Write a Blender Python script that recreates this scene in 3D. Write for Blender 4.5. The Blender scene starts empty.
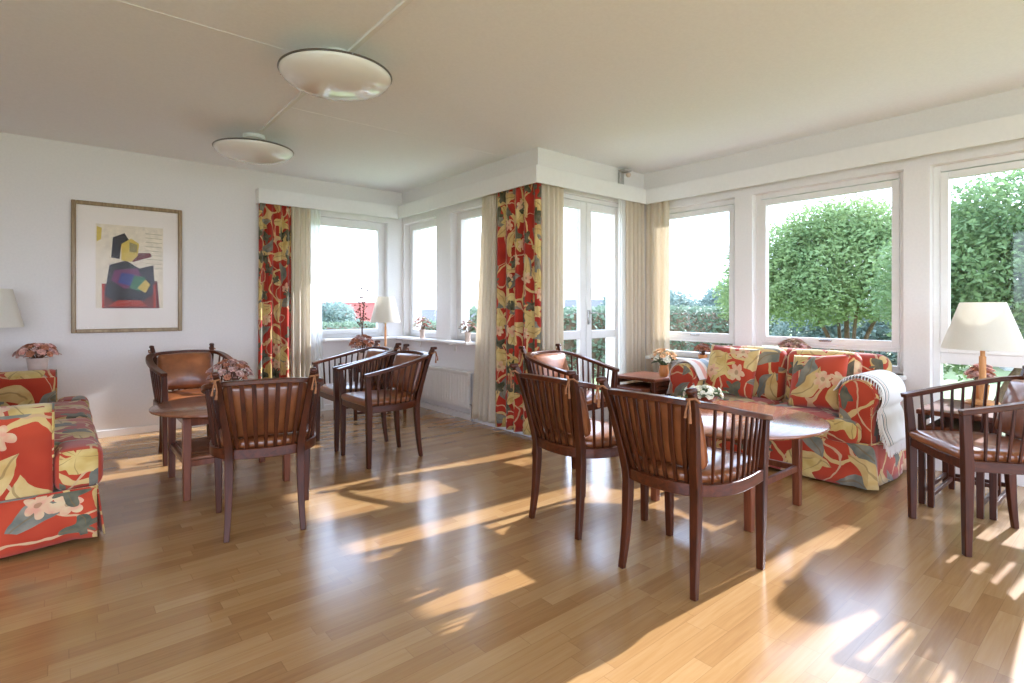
import bpy, bmesh, math, random
from mathutils import Vector, Matrix, noise
PI = math.pi
sc = bpy.context.scene
COL = sc.collection

# ------------------------------------------------------------------ camera
cam_data = bpy.data.cameras.new('camera'); cam = bpy.data.objects.new('camera', cam_data); COL.objects.link(cam)
cam.location = (0, 0, 1.16)
cam.rotation_euler = (PI/2, 0, -math.radians(39.806))
cam_data.sensor_width = 36; cam_data.lens = 540/1024*36; cam_data.shift_y = -33.5/1024
cam_data.clip_start = .05; cam_data.clip_end = 400
sc.camera = cam

# ------------------------------------------------------------------ light
SKY = 4.6
SUN = 9.5
sc.view_settings.view_transform = 'Standard'; sc.view_settings.look = 'None'
sc.view_settings.exposure = 0.5; sc.view_settings.gamma = 1; sc.view_settings.use_curve_mapping = False
sc.view_settings.use_white_balance = True; sc.view_settings.white_balance_temperature = 5750; sc.view_settings.white_balance_tint = 16
w = bpy.data.worlds.new('sky'); sc.world = w; w.use_nodes = True
nt = w.node_tree; N = nt.nodes; L = nt.links; N.clear()
tc = N.new('ShaderNodeTexCoord'); sx = N.new('ShaderNodeSeparateXYZ'); L.new(tc.outputs['Generated'], sx.inputs[0])
rp = N.new('ShaderNodeValToRGB'); L.new(sx.outputs[2], rp.inputs[0])
e = rp.color_ramp.elements
e[0].position = 0.0; e[0].color = (.60, .62, .60, 1)
e[1].position = 1.0; e[1].color = (.42, .58, .86, 1)
k = rp.color_ramp.elements.new(.03); k.color = (.86, .92, .98, 1)
k = rp.color_ramp.elements.new(.25); k.color = (.66, .79, .97, 1)
cn = N.new('ShaderNodeTexNoise'); cn.inputs['Scale'].default_value = 3.2; cn.inputs['Detail'].default_value = 5
mp = N.new('ShaderNodeMapping'); mp.inputs['Scale'].default_value = (1, 1, 4)
L.new(tc.outputs['Generated'], mp.inputs[0]); L.new(mp.outputs[0], cn.inputs['Vector'])
cr = N.new('ShaderNodeValToRGB'); cr.color_ramp.elements[0].position = .42; cr.color_ramp.elements[1].position = .68
L.new(cn.outputs[0], cr.inputs[0])
mx = N.new('ShaderNodeMix'); mx.data_type = 'RGBA'; L.new(cr.outputs[0], mx.inputs[0])
L.new(rp.outputs[0], mx.inputs[6]); mx.inputs[7].default_value = (1.0, 1.0, 1.0, 1)
bg = N.new('ShaderNodeBackground'); bg.inputs[1].default_value = SKY; L.new(mx.outputs[2], bg.inputs[0])
wo = N.new('ShaderNodeOutputWorld'); L.new(bg.outputs[0], wo.inputs[0])
sd = bpy.data.lights.new('sun', 'SUN'); so = bpy.data.objects.new('sun', sd); COL.objects.link(so)
sd.energy = SUN; sd.angle = math.radians(.7); sd.color = (1, .95, .88)
so.rotation_euler = Vector((-1, .075, -.54)).to_track_quat('-Z', 'Y').to_euler()
so.location = (10, -1, 6)
try:
    sc.cycles.use_denoising = True
    sc.cycles.max_bounces = 14; sc.cycles.diffuse_bounces = 8; sc.cycles.transparent_max_bounces = 24
    sc.cycles.sample_clamp_indirect = 8
    sc.cycles.caustics_reflective = False; sc.cycles.caustics_refractive = False
except Exception: pass

# ------------------------------------------------------------------ materials
def lin(r, g, b):
    f = lambda c: (c/255/12.92 if c/255 <= .04045 else ((c/255+.055)/1.055)**2.4)
    return (f(r), f(g), f(b), 1)
class Nodes:
    def __init__(s, name):
        s.m = bpy.data.materials.new(name); s.m.use_nodes = True
        s.t = s.m.node_tree; s.t.nodes.clear()
        s.out = s.t.nodes.new('ShaderNodeOutputMaterial')
    def n(s, typ, **kw):
        o = s.t.nodes.new('ShaderNode'+typ)
        for k, v in kw.items(): setattr(o, k, v)
        return o
    def put(s, inp, v):
        if hasattr(v, 'is_output'): s.t.links.new(v, inp)
        elif v is not None: inp.default_value = v
    def math(s, op, a, b=None, c=None):
        o = s.n('Math', operation=op); s.put(o.inputs[0], a)
        if b is not None: s.put(o.inputs[1], b)
        if c is not None: s.put(o.inputs[2], c)
        return o.outputs[0]
    def vmath(s, op, a, b=None, sc_=None):
        o = s.n('VectorMath', operation=op); s.put(o.inputs[0], a)
        if b is not None: s.put(o.inputs[1], b)
        if sc_ is not None: s.put(o.inputs['Scale'], sc_)
        return o.outputs['Value'] if op == 'LENGTH' else o.outputs[0]
    def mix(s, f, a, b):
        o = s.n('Mix', data_type='RGBA'); s.put(o.inputs[0], f); s.put(o.inputs[6], a); s.put(o.inputs[7], b); return o.outputs[2]
    def noise(s, vec, scale, detail=3, rough=.5, dist=0):
        o = s.n('TexNoise'); s.put(o.inputs['Vector'], vec); o.inputs['Scale'].default_value = scale
        o.inputs['Detail'].default_value = detail; o.inputs['Roughness'].default_value = rough; o.inputs['Distortion'].default_value = dist
        return o
    def mapping(s, vec, scale=(1, 1, 1), loc=(0, 0, 0), rot=(0, 0, 0)):
        o = s.n('Mapping'); s.put(o.inputs[0], vec); o.inputs['Scale'].default_value = scale
        o.inputs['Location'].default_value = loc; o.inputs['Rotation'].default_value = rot; return o.outputs[0]
    def ramp(s, f, stops, const=False):
        o = s.n('ValToRGB'); s.put(o.inputs[0], f); el = o.color_ramp.elements
        if const: o.color_ramp.interpolation = 'CONSTANT'
        el[0].position, el[0].color = stops[0]; el[1].position, el[1].color = stops[-1]
        for p, c in stops[1:-1]:
            k = el.new(p); k.color = c
        return o.outputs[0]
    def bsdf(s, color, rough=.5, spec=.5, metal=0, coat=0, coat_rough=.1, sheen=0, bump=None, bstr=.2, bdist=.002, trans=None):
        b = s.n('BsdfPrincipled'); s.put(b.inputs['Base Color'], color); s.put(b.inputs['Roughness'], rough)
        b.inputs['Specular IOR Level'].default_value = spec; b.inputs['Metallic'].default_value = metal
        b.inputs['Coat Weight'].default_value = coat; b.inputs['Coat Roughness'].default_value = coat_rough
        b.inputs['Sheen Weight'].default_value = sheen
        if bump is not None:
            bp = s.n('Bump'); bp.inputs['Strength'].default_value = bstr; bp.inputs['Distance'].default_value = bdist
            s.put(bp.inputs['Height'], bump); s.t.links.new(bp.outputs[0], b.inputs['Normal'])
        sh = b.outputs[0]
        if trans:
            f, c = trans
            tr = s.n('BsdfTranslucent'); s.put(tr.inputs[0], c)
            mx = s.n('MixShader'); mx.inputs[0].default_value = f
            s.t.links.new(sh, mx.inputs[1]); s.t.links.new(tr.outputs[0], mx.inputs[2]); sh = mx.outputs[0]
        s.t.links.new(sh, s.out.inputs[0]); return s.m
    def obj(s): return s.n('TexCoord').outputs['Object']
    def uv(s): return s.n('TexCoord').outputs['UV']

def plain(name, c, rough=.6, nscale=40, var=.06, **kw):
    q = Nodes(name); n = q.noise(q.obj(), nscale, 3)
    lo = tuple(x*(1-var) for x in c[:3])+(1,); hi = tuple(min(1, x*(1+var)) for x in c[:3])+(1,)
    return q.bsdf(q.ramp(n.outputs[0], [(.3, lo), (.7, hi)]), rough, bump=n.outputs[0], bstr=.05, **kw)

def wood(name, dark, light, axis=0, rough=.35, scale=1.0, coat=.15):
    q = Nodes(name); sc_ = [14*scale]*3; sc_[axis] = 1.2*scale
    v = q.mapping(q.obj(), tuple(sc_)); n = q.noise(v, 2.2, 5, .6, .6)
    n2 = q.noise(q.mapping(v, (4, 4, 4)), 4, 2)
    f = q.math('ADD', q.math('MULTIPLY', n.outputs[0], .8), q.math('MULTIPLY', n2.outputs[0], .2))
    return q.bsdf(q.ramp(f, [(.32, dark), (.68, light)]), rough, spec=.3, coat=coat, bump=f, bstr=.06)

def floral(name, base, base2, dark=.2, dk=(76, 80, 66)):
    q = Nodes(name); uv = q.vmath('SCALE', q.uv(), sc_=1.22)
    nd = q.noise(uv, 5, 2); off = q.vmath('SCALE', q.vmath('SUBTRACT', nd.outputs['Color'], (.5, .5, .5)), sc_=.10)
    p = q.vmath('ADD', uv, off)
    big = q.noise(uv, 2.5, 2)
    col = q.mix(q.ramp(big.outputs[0], [(.4, (0, 0, 0, 1)), (.6, (1, 1, 1, 1))]), base, base2)
    def layer(col, S, seed, pres, kind, c1, c2):
        v = q.vmath('ADD', q.vmath('SCALE', p, sc_=S), (seed*3.7, seed*1.9, 0))
        vo = q.n('TexVoronoi'); vo.voronoi_dimensions = '2D'; vo.inputs['Scale'].default_value = 1; vo.inputs['Randomness'].default_value = .75
        q.put(vo.inputs['Vector'], v)
        loc = q.vmath('SUBTRACT', v, vo.outputs['Position'])
        sep = q.n('SeparateColor'); q.put(sep.inputs[0], vo.outputs['Color'])
        vr = q.n('VectorRotate'); vr.rotation_type = 'Z_AXIS'; q.put(vr.inputs['Vector'], loc)
        q.put(vr.inputs['Angle'], q.math('MULTIPLY', sep.outputs[0], 6.283))
        s2 = q.n('SeparateXYZ'); q.put(s2.inputs[0], vr.outputs[0]); x, y = s2.outputs[0], s2.outputs[1]
        if kind == 'leaf':
            y = q.math('SUBTRACT', y, q.math('MULTIPLY', q.math('MULTIPLY', x, x), .9))
            wd = q.math('MULTIPLY', q.math('SUBTRACT', 1, q.math('POWER', q.math('ABSOLUTE', q.math('DIVIDE', x, .46)), 2.0)), .17)
            ay = q.math('ABSOLUTE', y)
            m = q.math('LESS_THAN', ay, wd)
            rib = q.math('LESS_THAN', ay, .014)
        elif kind == 'star':
            r = q.vmath('LENGTH', vr.outputs[0]); th = q.math('ARCTAN2', y, x)
            lim = q.math('ADD', .25, q.math('MULTIPLY', q.math('COSINE', q.math('MULTIPLY', th, 5)), .09))
            lim = q.math('ADD', lim, q.math('MULTIPLY', q.math('COSINE', q.math('ADD', th, .6)), .13))
            m = q.math('LESS_THAN', r, lim)
            rib = q.math('LESS_THAN', q.math('ABSOLUTE', q.math('SINE', q.math('MULTIPLY', th, 2.5))), .09)
        else:
            r = q.vmath('LENGTH', vr.outputs[0]); th = q.math('ARCTAN2', y, x)
            lim = q.math('ADD', .2, q.math('MULTIPLY', q.math('ABSOLUTE', q.math('COSINE', q.math('MULTIPLY', th, 3))), .15))
            m = q.math('LESS_THAN', r, lim)
            rib = q.math('LESS_THAN', r, .08)
        m = q.math('MULTIPLY', m, q.math('LESS_THAN', sep.outputs[1], pres))
        shade = q.noise(v, 3.5, 3)
        c = q.mix(q.ramp(shade.outputs[0], [(.35, (0, 0, 0, 1)), (.65, (1, 1, 1, 1))]), c1, c2)
        c = q.mix(q.math('MULTIPLY', rib, .55), c, lin(120, 95, 55))
        return q.mix(m, col, c)
    st = q.noise(p, 2.1, 0); d = q.math('ABSOLUTE', q.math('SUBTRACT', st.outputs[0], .5))
    col = q.mix(q.math('LESS_THAN', d, .017), col, lin(202, 172, 112))
    st = q.noise(q.vmath('ADD', p, (7, 3, 0)), 2.9, 0); d = q.math('ABSOLUTE', q.math('SUBTRACT', st.outputs[0], .47))
    col = q.mix(q.math('LESS_THAN', d, .011), col, lin(196, 160, 120))
    col = layer(col, 2.6, 1, .65, 'leaf', lin(104, 106, 96), lin(140, 134, 116))
    col = layer(col, 2.4, 2, .7, 'leaf', lin(190, 156, 92), lin(206, 180, 122))
    col = layer(col, 2.1, 3, .6, 'star', lin(186, 156, 84), lin(212, 188, 124))
    col = layer(col, 4.4, 4, .16, 'flower', lin(206, 184, 142), lin(206, 150, 122))
    col = layer(col, 3.6, 5, dark, 'star', lin(*dk), lin(106, 102, 82))
    wv = q.noise(uv, 400, 1)
    return q.bsdf(col, .85, spec=.2, sheen=.25, bump=wv.outputs[0], bstr=.12)

M = {}
M['wall'] = plain('painted_wall', (.79, .765, .75, 1), .85, 60, .02)
M['ceiling'] = plain('painted_ceiling', (.88, .885, .91, 1), .9, 60, .02)
M['white'] = plain('white_gloss_paint', (.80, .79, .775, 1), .35, 25, .015)
M['radiator'] = plain('radiator_paint', (.80, .77, .72, 1), .4, 25, .015)
M['wood'] = wood('mahogany', lin(40, 16, 5), lin(82, 37, 14), 2, .38, 1.3, .06)
M['wood_x'] = wood('mahogany_rail', lin(46, 18, 6), lin(92, 43, 17), 0, .33, 1.3, .2)
M['table'] = wood('table_veneer', lin(122, 74, 50), lin(158, 106, 76), 0, .22, .8, .35)
M['tablewood'] = wood('table_leg_wood', lin(84, 40, 22), lin(124, 68, 41), 2, .35, 1.2, .2)
M['lampwood'] = wood('pale_lamp_wood', lin(186, 128, 74), lin(218, 164, 108), 2, .4, 1.4, .1)
M['goldframe'] = wood('gilded_frame', lin(118, 94, 62), lin(166, 142, 104), 2, .35, 1.5, .2)
q = Nodes('tan_leather'); n = q.noise(q.obj(), 9, 4, .6); n2 = q.n('TexVoronoi'); q.put(n2.inputs['Vector'], q.obj()); n2.inputs['Scale'].default_value = 160
M['leather'] = q.bsdf(q.ramp(n.outputs[0], [(.3, lin(114, 62, 30)), (.7, lin(150, 90, 50))]), .30, coat=.45, bump=q.math('ADD', n.outputs[0], q.math('MULTIPLY', n2.outputs[0], .2)), bstr=.15)
M['cord'] = plain('tan_cord', lin(140, 92, 56), .8, 80, .2)
M['floral'] = floral('red_floral_upholstery', lin(178, 68, 40), lin(162, 54, 31))
M['floral_curtain'] = floral('red_floral_curtain', lin(172, 54, 34), lin(148, 38, 24), .5, (52, 58, 36))
q = Nodes('cream_curtain'); nv = q.noise(q.mapping(q.uv(), (300, 30, 1)), 1, 2)
M['cream'] = q.bsdf(q.ramp(nv.outputs[0], [(.3, lin(222, 212, 194)), (.7, lin(236, 228, 212))]), .9, spec=.1, bump=nv.outputs[0], bstr=.1, trans=(.42, lin(240, 231, 214)))
q = Nodes('sheer_curtain'); tr = q.n('BsdfTransparent'); df = q.n('BsdfTranslucent'); df.inputs[0].default_value = (.9, .9, .88, 1)
d2 = q.n('BsdfDiffuse'); d2.inputs[0].default_value = (.85, .85, .83, 1)
a = q.n('MixShader'); a.inputs[0].default_value = .5; q.t.links.new(df.outputs[0], a.inputs[1]); q.t.links.new(d2.outputs[0], a.inputs[2])
b = q.n('MixShader'); b.inputs[0].default_value = .96; q.t.links.new(tr.outputs[0], b.inputs[1]); q.t.links.new(a.outputs[0], b.inputs[2])
q.t.links.new(b.outputs[0], q.out.inputs[0]); M['sheer'] = q.m
q = Nodes('lampshade_cloth'); nv = q.noise(q.obj(), 220, 1)
M['shade'] = q.bsdf(q.ramp(nv.outputs[0], [(.3, lin(232, 228, 218)), (.7, lin(240, 237, 229))]), .9, spec=.1, trans=(.35, lin(244, 240, 228)))
M['opal'] = plain('opal_glass', (.83, .81, .79, 1), .12, 20, .01, coat=.5, coat_rough=.03)
M['chrome'] = plain('brushed_steel', (.50, .49, .48, 1), .25, 60, .05, metal=1)
M['darksteel'] = plain('dark_bronze_rim', (.10, .085, .075, 1), .35, 60, .05)
M['brass'] = plain('brass', (.62, .44, .18, 1), .3, 60, .05, metal=1)
M['grey'] = plain('grey_plastic', (.42, .41, .40, 1), .5, 40, .05)
M['paper'] = plain('mat_board', lin(236, 228, 220), .7, 60, .02)
M['terra'] = plain('terracotta_glaze', lin(196, 130, 70), .4, 20, .12)
M['palepot'] = plain('pale_ceramic', lin(214, 196, 184), .45, 20, .06)
M['redbowl'] = plain('red_brown_bowl', lin(120, 52, 34), .4, 20, .1)
M['stem'] = plain('green_stem', lin(74, 92, 52), .7, 40, .25)
M['leafgreen'] = plain('leaf_green', lin(82, 104, 66), .6, 30, .3)
M['twig'] = plain('dry_twig', lin(110, 76, 58), .8, 30, .25)
M['peach'] = plain('peach_petals', lin(236, 196, 148), .7, 20, .15)
M['cream_petal'] = plain('cream_petals', lin(236, 232, 214), .7, 20, .08)
M['dusky'] = plain('dusky_dried_petals', lin(200, 164, 156), .85, 25, .3)
M['brownrose'] = plain('brown_dried_petals', lin(190, 130, 100), .85, 25, .3)
M['hydrangea'] = plain('grey_dried_hydrangea', lin(184, 158, 134), .85, 30, .3)
M['pinkdry'] = plain('pink_dried_petals', lin(222, 178, 166), .85, 25, .25)
q = Nodes('clear_glass'); tr = q.n('BsdfTransparent'); tr.inputs[0].default_value = (.96, .98, .975, 1)
gl = q.n('BsdfGlossy'); gl.inputs['Roughness'].default_value = .02; lw = q.n('LayerWeight'); lw.inputs[0].default_value = .5
fz = q.math('ADD', .02, q.math('MULTIPLY', q.math('POWER', lw.outputs['Facing'], 5), .6))
mxs = q.n('MixShader'); q.t.links.new(fz, mxs.inputs[0]); q.t.links.new(tr.outputs[0], mxs.inputs[1]); q.t.links.new(gl.outputs[0], mxs.inputs[2])
q.t.links.new(mxs.outputs[0], q.out.inputs[0]); M['glass'] = q.m
q = Nodes('non_reflective_glass'); tr = q.n('BsdfTransparent'); gl = q.n('BsdfGlossy'); gl.inputs['Roughness'].default_value = .08
mxs = q.n('MixShader'); mxs.inputs[0].default_value = .008; q.t.links.new(tr.outputs[0], mxs.inputs[1]); q.t.links.new(gl.outputs[0], mxs.inputs[2])
q.t.links.new(mxs.outputs[0], q.out.inputs[0]); M['picture_glass'] = q.m

# oak strip floor, strips run along X
q = Nodes('oak_strip_floor'); ob = q.obj(); s3 = q.n('SeparateXYZ'); q.put(s3.inputs[0], ob)
yr = q.math('DIVIDE', s3.outputs[1], .066); row = q.math('FLOOR', yr)
wn = q.n('TexWhiteNoise', noise_dimensions='1D'); q.put(wn.inputs['W'], row)
xr = q.math('ADD', q.math('DIVIDE', s3.outputs[0], .46), q.math('MULTIPLY', wn.outputs['Value'], 7.3)); cell = q.math('FLOOR', xr)
cmb = q.n('CombineXYZ'); q.put(cmb.inputs[0], cell); q.put(cmb.inputs[1], row)
w2 = q.n('TexWhiteNoise', noise_dimensions='2D'); q.put(w2.inputs['Vector'], cmb.outputs[0])
gv = q.vmath('ADD', q.mapping(ob, (2.2, 42, 1)), q.vmath('SCALE', w2.outputs['Color'], sc_=9))
g = q.noise(gv, 1.6, 5, .62, .5)
tone = q.math('ADD', q.math('MULTIPLY', w2.outputs['Value'], .42), q.math('MULTIPLY', g.outputs[0], .6))
colr = q.ramp(tone, [(.12, lin(142, 103, 61)), (.5, lin(166, 127, 80)), (.9, lin(184, 149, 102))])
fy = q.math('FRACT', yr); fx = q.math('FRACT', xr)
ey = q.math('MINIMUM', fy, q.math('SUBTRACT', 1, fy)); ex = q.math('MINIMUM', fx, q.math('SUBTRACT', 1, fx))
seam = q.math('MAXIMUM', q.math('LESS_THAN', ey, .016), q.math('LESS_THAN', ex, .003))
colr = q.mix(q.math('MULTIPLY', seam, .28), colr, lin(96, 62, 34))
rg = .25
M['floor'] = q.bsdf(colr, rg, spec=.55, coat=.5, coat_rough=.16)

# throw: white with narrow dark stripes across V ; arm cover: pastel stripes
q = Nodes('white_striped_wool'); s3 = q.n('SeparateXYZ'); q.put(s3.inputs[0], q.uv())
c = q.ramp(q.math('FRACT', s3.outputs[0]), [(0, lin(238, 232, 224)), (.07, lin(70, 82, 84)), (.10, lin(236, 230, 220)), (.135, lin(176, 120, 96)),
     (.15, lin(238, 232, 222)), (.20, lin(90, 104, 96)), (.225, lin(240, 236, 230))], True)
nw = q.noise(q.uv(), 180, 2); M['throw'] = q.bsdf(c, .95, spec=.1, sheen=.3, bump=nw.outputs[0], bstr=.3)
q = Nodes('pastel_striped_wool'); s3 = q.n('SeparateXYZ'); q.put(s3.inputs[0], q.uv())
c = q.ramp(q.math('FRACT', s3.outputs[0]), [(0, lin(236, 226, 222)), (.22, lin(226, 170, 158)), (.38, lin(240, 234, 230)), (.5, lin(168, 186, 200)), (.72, lin(238, 234, 230)), (.86, lin(170, 180, 190))], True)
nw = q.noise(q.uv(), 180, 2); M['armcover'] = q.bsdf(c, .95, spec=.1, sheen=.3, bump=nw.outputs[0], bstr=.3)

def leafmat(name, c1, c2, f=.35):
    q = Nodes(name); n = q.noise(q.obj(), 1.7, 4, .6)
    c = q.ramp(n.outputs[0], [(.3, c1), (.7, c2)])
    return q.bsdf(c, .6, spec=.3, trans=(f, c2))
M['tree1'] = leafmat('bright_tree_leaves', lin(98, 124, 78), lin(146, 166, 110))
M['tree2'] = leafmat('deep_tree_leaves', lin(80, 108, 70), lin(124, 148, 98))
M['tree3'] = leafmat('bluish_tree_leaves', lin(108, 130, 124), lin(142, 158, 148))
M['hedge'] = leafmat('hedge_leaves', lin(88, 110, 88), lin(122, 140, 112))
M['bark'] = plain('bark', lin(104, 84, 64), .9, 12, .25)
M['lawn'] = plain('lawn_grass', lin(122, 134, 88), .95, 3, .18)
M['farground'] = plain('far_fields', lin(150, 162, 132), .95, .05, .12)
M['roof'] = plain('red_roof_tiles', lin(132, 62, 50), .8, 2, .12)
M['greyroof'] = plain('grey_roof_tiles', lin(88, 90, 96), .8, 2, .1)
M['render'] = plain('white_render', lin(176, 176, 174), .8, 4, .03)
M['darkglass'] = plain('far_window_panes', lin(110, 122, 132), .2, 4, .05)

# ------------------------------------------------------------------ mesh builder
class MB:
    def __init__(s): s.v = []; s.f = []; s.uv = {}; s.mi = {}
    def add(s, vs, fs, uvs=None, mi=0):
        b = len(s.v); s.v += [tuple(v) for v in vs]
        for i, f in enumerate(fs):
            if mi: s.mi[len(s.f)] = mi
            if uvs: s.uv[len(s.f)] = [uvs[j] for j in f]
            s.f.append(tuple(j+b for j in f))
        return s
    def box(s, x0, x1, y0, y1, z0, z1, mi=0):
        v = [(x, y, z) for z in (z0, z1) for y in (y0, y1) for x in (x0, x1)]
        return s.add(v, [(0, 2, 3, 1), (4, 5, 7, 6), (0, 1, 5, 4), (2, 6, 7, 3), (0, 4, 6, 2), (1, 3, 7, 5)], mi=mi)
    def sweep(s, pts, secs, up=Vector((0, 0, 1)), closed=False, cap=True):
        """sweep a section; secs: one list of (side, up) pairs or a list per point"""
        P = [Vector(p) for p in pts]; n = len(P)
        if not isinstance(secs[0][0], (tuple, list)): secs = [secs]*n
        m = len(secs[0]); V = []
        for i in range(n):
            a = P[(i-1) % n] if (closed or i > 0) else P[0]; b = P[(i+1) % n] if (closed or i < n-1) else P[-1]
            t = (b-a).normalized()
            side = t.cross(up)
            side = side.normalized() if side.length > 1e-5 else Vector((1, 0, 0))
            u = side.cross(t)
            V += [P[i]+side*q[0]+u*q[1] for q in secs[i]]
        F = []
        for i in range(n if closed else n-1):
            j = (i+1) % n
            for k in range(m):
                l = (k+1) % m; F.append((i*m+k, i*m+l, j*m+l, j*m+k))
        if cap and not closed:
            F.append(tuple(reversed(range(m)))); F.append(tuple(range((n-1)*m, n*m)))
        return s.add(V, F)
    def rail(s, pts, wd, th, up=Vector((0, 0, 1)), **k):
        a, b = wd/2, th/2
        return s.sweep(pts, [(-a, -b), (a, -b), (a, b), (-a, b)], up, **k)
    def bars(s, pts, ws, up=Vector((1, 0, 0)), ar=1.0):
        secs = [[(-w_/2, -w_*ar/2), (w_/2, -w_*ar/2), (w_/2, w_*ar/2), (-w_/2, w_*ar/2)] for w_ in ws]
        return s.sweep(pts, secs, up)
    def tube(s, pts, r, n=8, up=Vector((0, 0, 1)), closed=False):
        rs = r if isinstance(r, (list, tuple)) else [r]*len(pts)
        d = Vector(pts[-1])-Vector(pts[0])
        if abs(d.normalized().z) > .8 and not closed: up = Vector((1, 0, 0))
        return s.sweep(pts, [[(q*math.cos(2*PI*i/n), q*math.sin(2*PI*i/n)) for i in range(n)] for q in rs], up, closed)
    def lathe(s, prof, n=32, c=(0, 0, 0)):
        V = []; F = []; m = len(prof)
        for i in range(n):
            a = 2*PI*i/n
            V += [(c[0]+r*math.cos(a), c[1]+r*math.sin(a), c[2]+z) for r, z in prof]
        for i in range(n):
            j = (i+1) % n
            for k in range(m-1):
                F.append((i*m+k, j*m+k, j*m+k+1, i*m+k+1))
        return s.add(V, F)
    def rbox(s, x0, x1, y0, y1, z0, z1, r, seg=4, puff=(0, 0, 0), sub=0, rnd=0, seed=0):
        bm = bmesh.new()
        bmesh.ops.create_cube(bm, size=1)
        for v in bm.verts:
            v.co = Vector(((x0+x1)/2+v.co.x*(x1-x0), (y0+y1)/2+v.co.y*(y1-y0), (z0+z1)/2+v.co.z*(z1-z0)))
        r = min(r, (x1-x0)*.49, (y1-y0)*.49, (z1-z0)*.49)
        bmesh.ops.bevel(bm, geom=bm.edges[:], offset=r, segments=seg, profile=.5, affect='EDGES')
        if sub: bmesh.ops.subdivide_edges(bm, edges=[e_ for e_ in bm.edges if e_.calc_length() > .09], cuts=sub, use_grid_fill=True)
        c = Vector(((x0+x1)/2, (y0+y1)/2, (z0+z1)/2)); h = Vector(((x1-x0)/2, (y1-y0)/2, (z1-z0)/2))
        for v in bm.verts:
            d = v.co-c; u = [max(-1, min(1, d[i]/h[i])) for i in range(3)]
            for i in range(3):
                j, k = (i+1) % 3, (i+2) % 3
                v.co[i] += puff[i]*u[i]*(1-u[j]**2)*(1-u[k]**2)
            if rnd: v.co += Vector(noise.noise_vector(v.co*6+Vector((seed, seed, 0))))*rnd
        bm.verts.index_update(); V = [v.co.copy() for v in bm.verts]; F = [tuple(v.index for v in f.verts) for f in bm.faces]
        bm.free(); return s.add(V, F)
    def ico(s, c, r, sub=1, jit=0, sq=(1, 1, 1)):
        bm = bmesh.new(); bmesh.ops.create_icosphere(bm, subdivisions=sub, radius=r)
        for v in bm.verts:
            k = 1+jit*(random.random()-.5); v.co = Vector((v.co.x*sq[0], v.co.y*sq[1], v.co.z*sq[2]))*k+Vector(c)
        bm.verts.index_update(); V = [v.co.copy() for v in bm.verts]; F = [tuple(v.index for v in f.verts) for f in bm.faces]
        bm.free(); return s.add(V, F)
    def grid(s, fn, nu, nv, uvfn=None):
        V = []; U = []
        for i in range(nu+1):
            for j in range(nv+1):
                V.append(fn(i/nu, j/nv)); U.append(uvfn(i/nu, j/nv) if uvfn else (i/nu, j/nv))
        F = [(i*(nv+1)+j, (i+1)*(nv+1)+j, (i+1)*(nv+1)+j+1, i*(nv+1)+j+1) for i in range(nu) for j in range(nv)]
        return s.add(V, F, U)
    def xform(s, mat):
        s.v = [tuple(mat @ Vector(v)) for v in s.v]; return s
    def build(s, name, mat, parent=None, smooth=40, bevel=0, bseg=2, solid=0, sub=0, uvoff=(0, 0), recalc=True):
        me = bpy.data.meshes.new(name); me.from_pydata(s.v, [], s.f); me.update()
        if recalc:
            bm = bmesh.new(); bm.from_mesh(me); bmesh.ops.recalc_face_normals(bm, faces=bm.faces[:]); bm.to_mesh(me); bm.free()
        ul = me.uv_layers.new(name='UVMap')
        for p in me.polygons:
            pre = s.uv.get(p.index)
            n = p.normal; ax = max(range(3), key=lambda i: abs(n[i]))
            for li in p.loop_indices:
                vi = me.loops[li].vertex_index
                if pre:
                    src = s.f[p.index]
                    ul.data[li].uv = (pre[src.index(vi)][0]+uvoff[0], pre[src.index(vi)][1]+uvoff[1])
                else:
                    co = me.vertices[vi].co
                    a, b = ((co.y, co.z), (co.x, co.z), (co.y, co.x))[ax]
                    ul.data[li].uv = (a+uvoff[0]+.37*ax, b+uvoff[1]+.21*ax)
            if p.index in s.mi: p.material_index = s.mi[p.index]
        ms = mat if isinstance(mat, (list, tuple)) else [mat]
        for m_ in ms: me.materials.append(m_)
        o = bpy.data.objects.new(name, me); COL.objects.link(o)
        if smooth:
            me.polygons.foreach_set('use_smooth', [True]*len(me.polygons)); me.set_sharp_from_angle(angle=math.radians(smooth))
        if bevel:
            b = o.modifiers.new('bevel', 'BEVEL'); b.width = bevel; b.segments = bseg; b.limit_method = 'ANGLE'; b.angle_limit = math.radians(40); b.harden_normals = False
        if sub:
            b = o.modifiers.new('subsurf', 'SUBSURF'); b.levels = sub; b.render_levels = sub
        if solid:
            b = o.modifiers.new('solidify', 'SOLIDIFY'); b.thickness = solid; b.offset = 0
        if parent: o.parent = parent
        return o

def tag(o, label=None, cat=None, group=None, kind=None):
    for k_, v in (('label', label), ('category', cat), ('group', group), ('kind', kind)):
        if v: o[k_] = v
    return o
def thing(name, label, cat, loc=(0, 0, 0), rz=0, group=None):
    o = bpy.data.objects.new(name, None); COL.objects.link(o); o.empty_display_size = .1
    o.location = loc; o.rotation_euler = (0, 0, rz); return tag(o, label, cat, group)
KIDS = {}
def kids(o): return [c for c in bpy.data.objects if c.parent == o]
def copy_tree(o, parent=None):
    c = o.copy(); COL.objects.link(c)
    if parent: c.parent = parent
    for ch in kids(o): copy_tree(ch, c)
    return c
def dup(o, loc, rz, label):
    c = copy_tree(o); c.location = loc; c.rotation_euler = (0, 0, rz); c['label'] = label; return c

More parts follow.
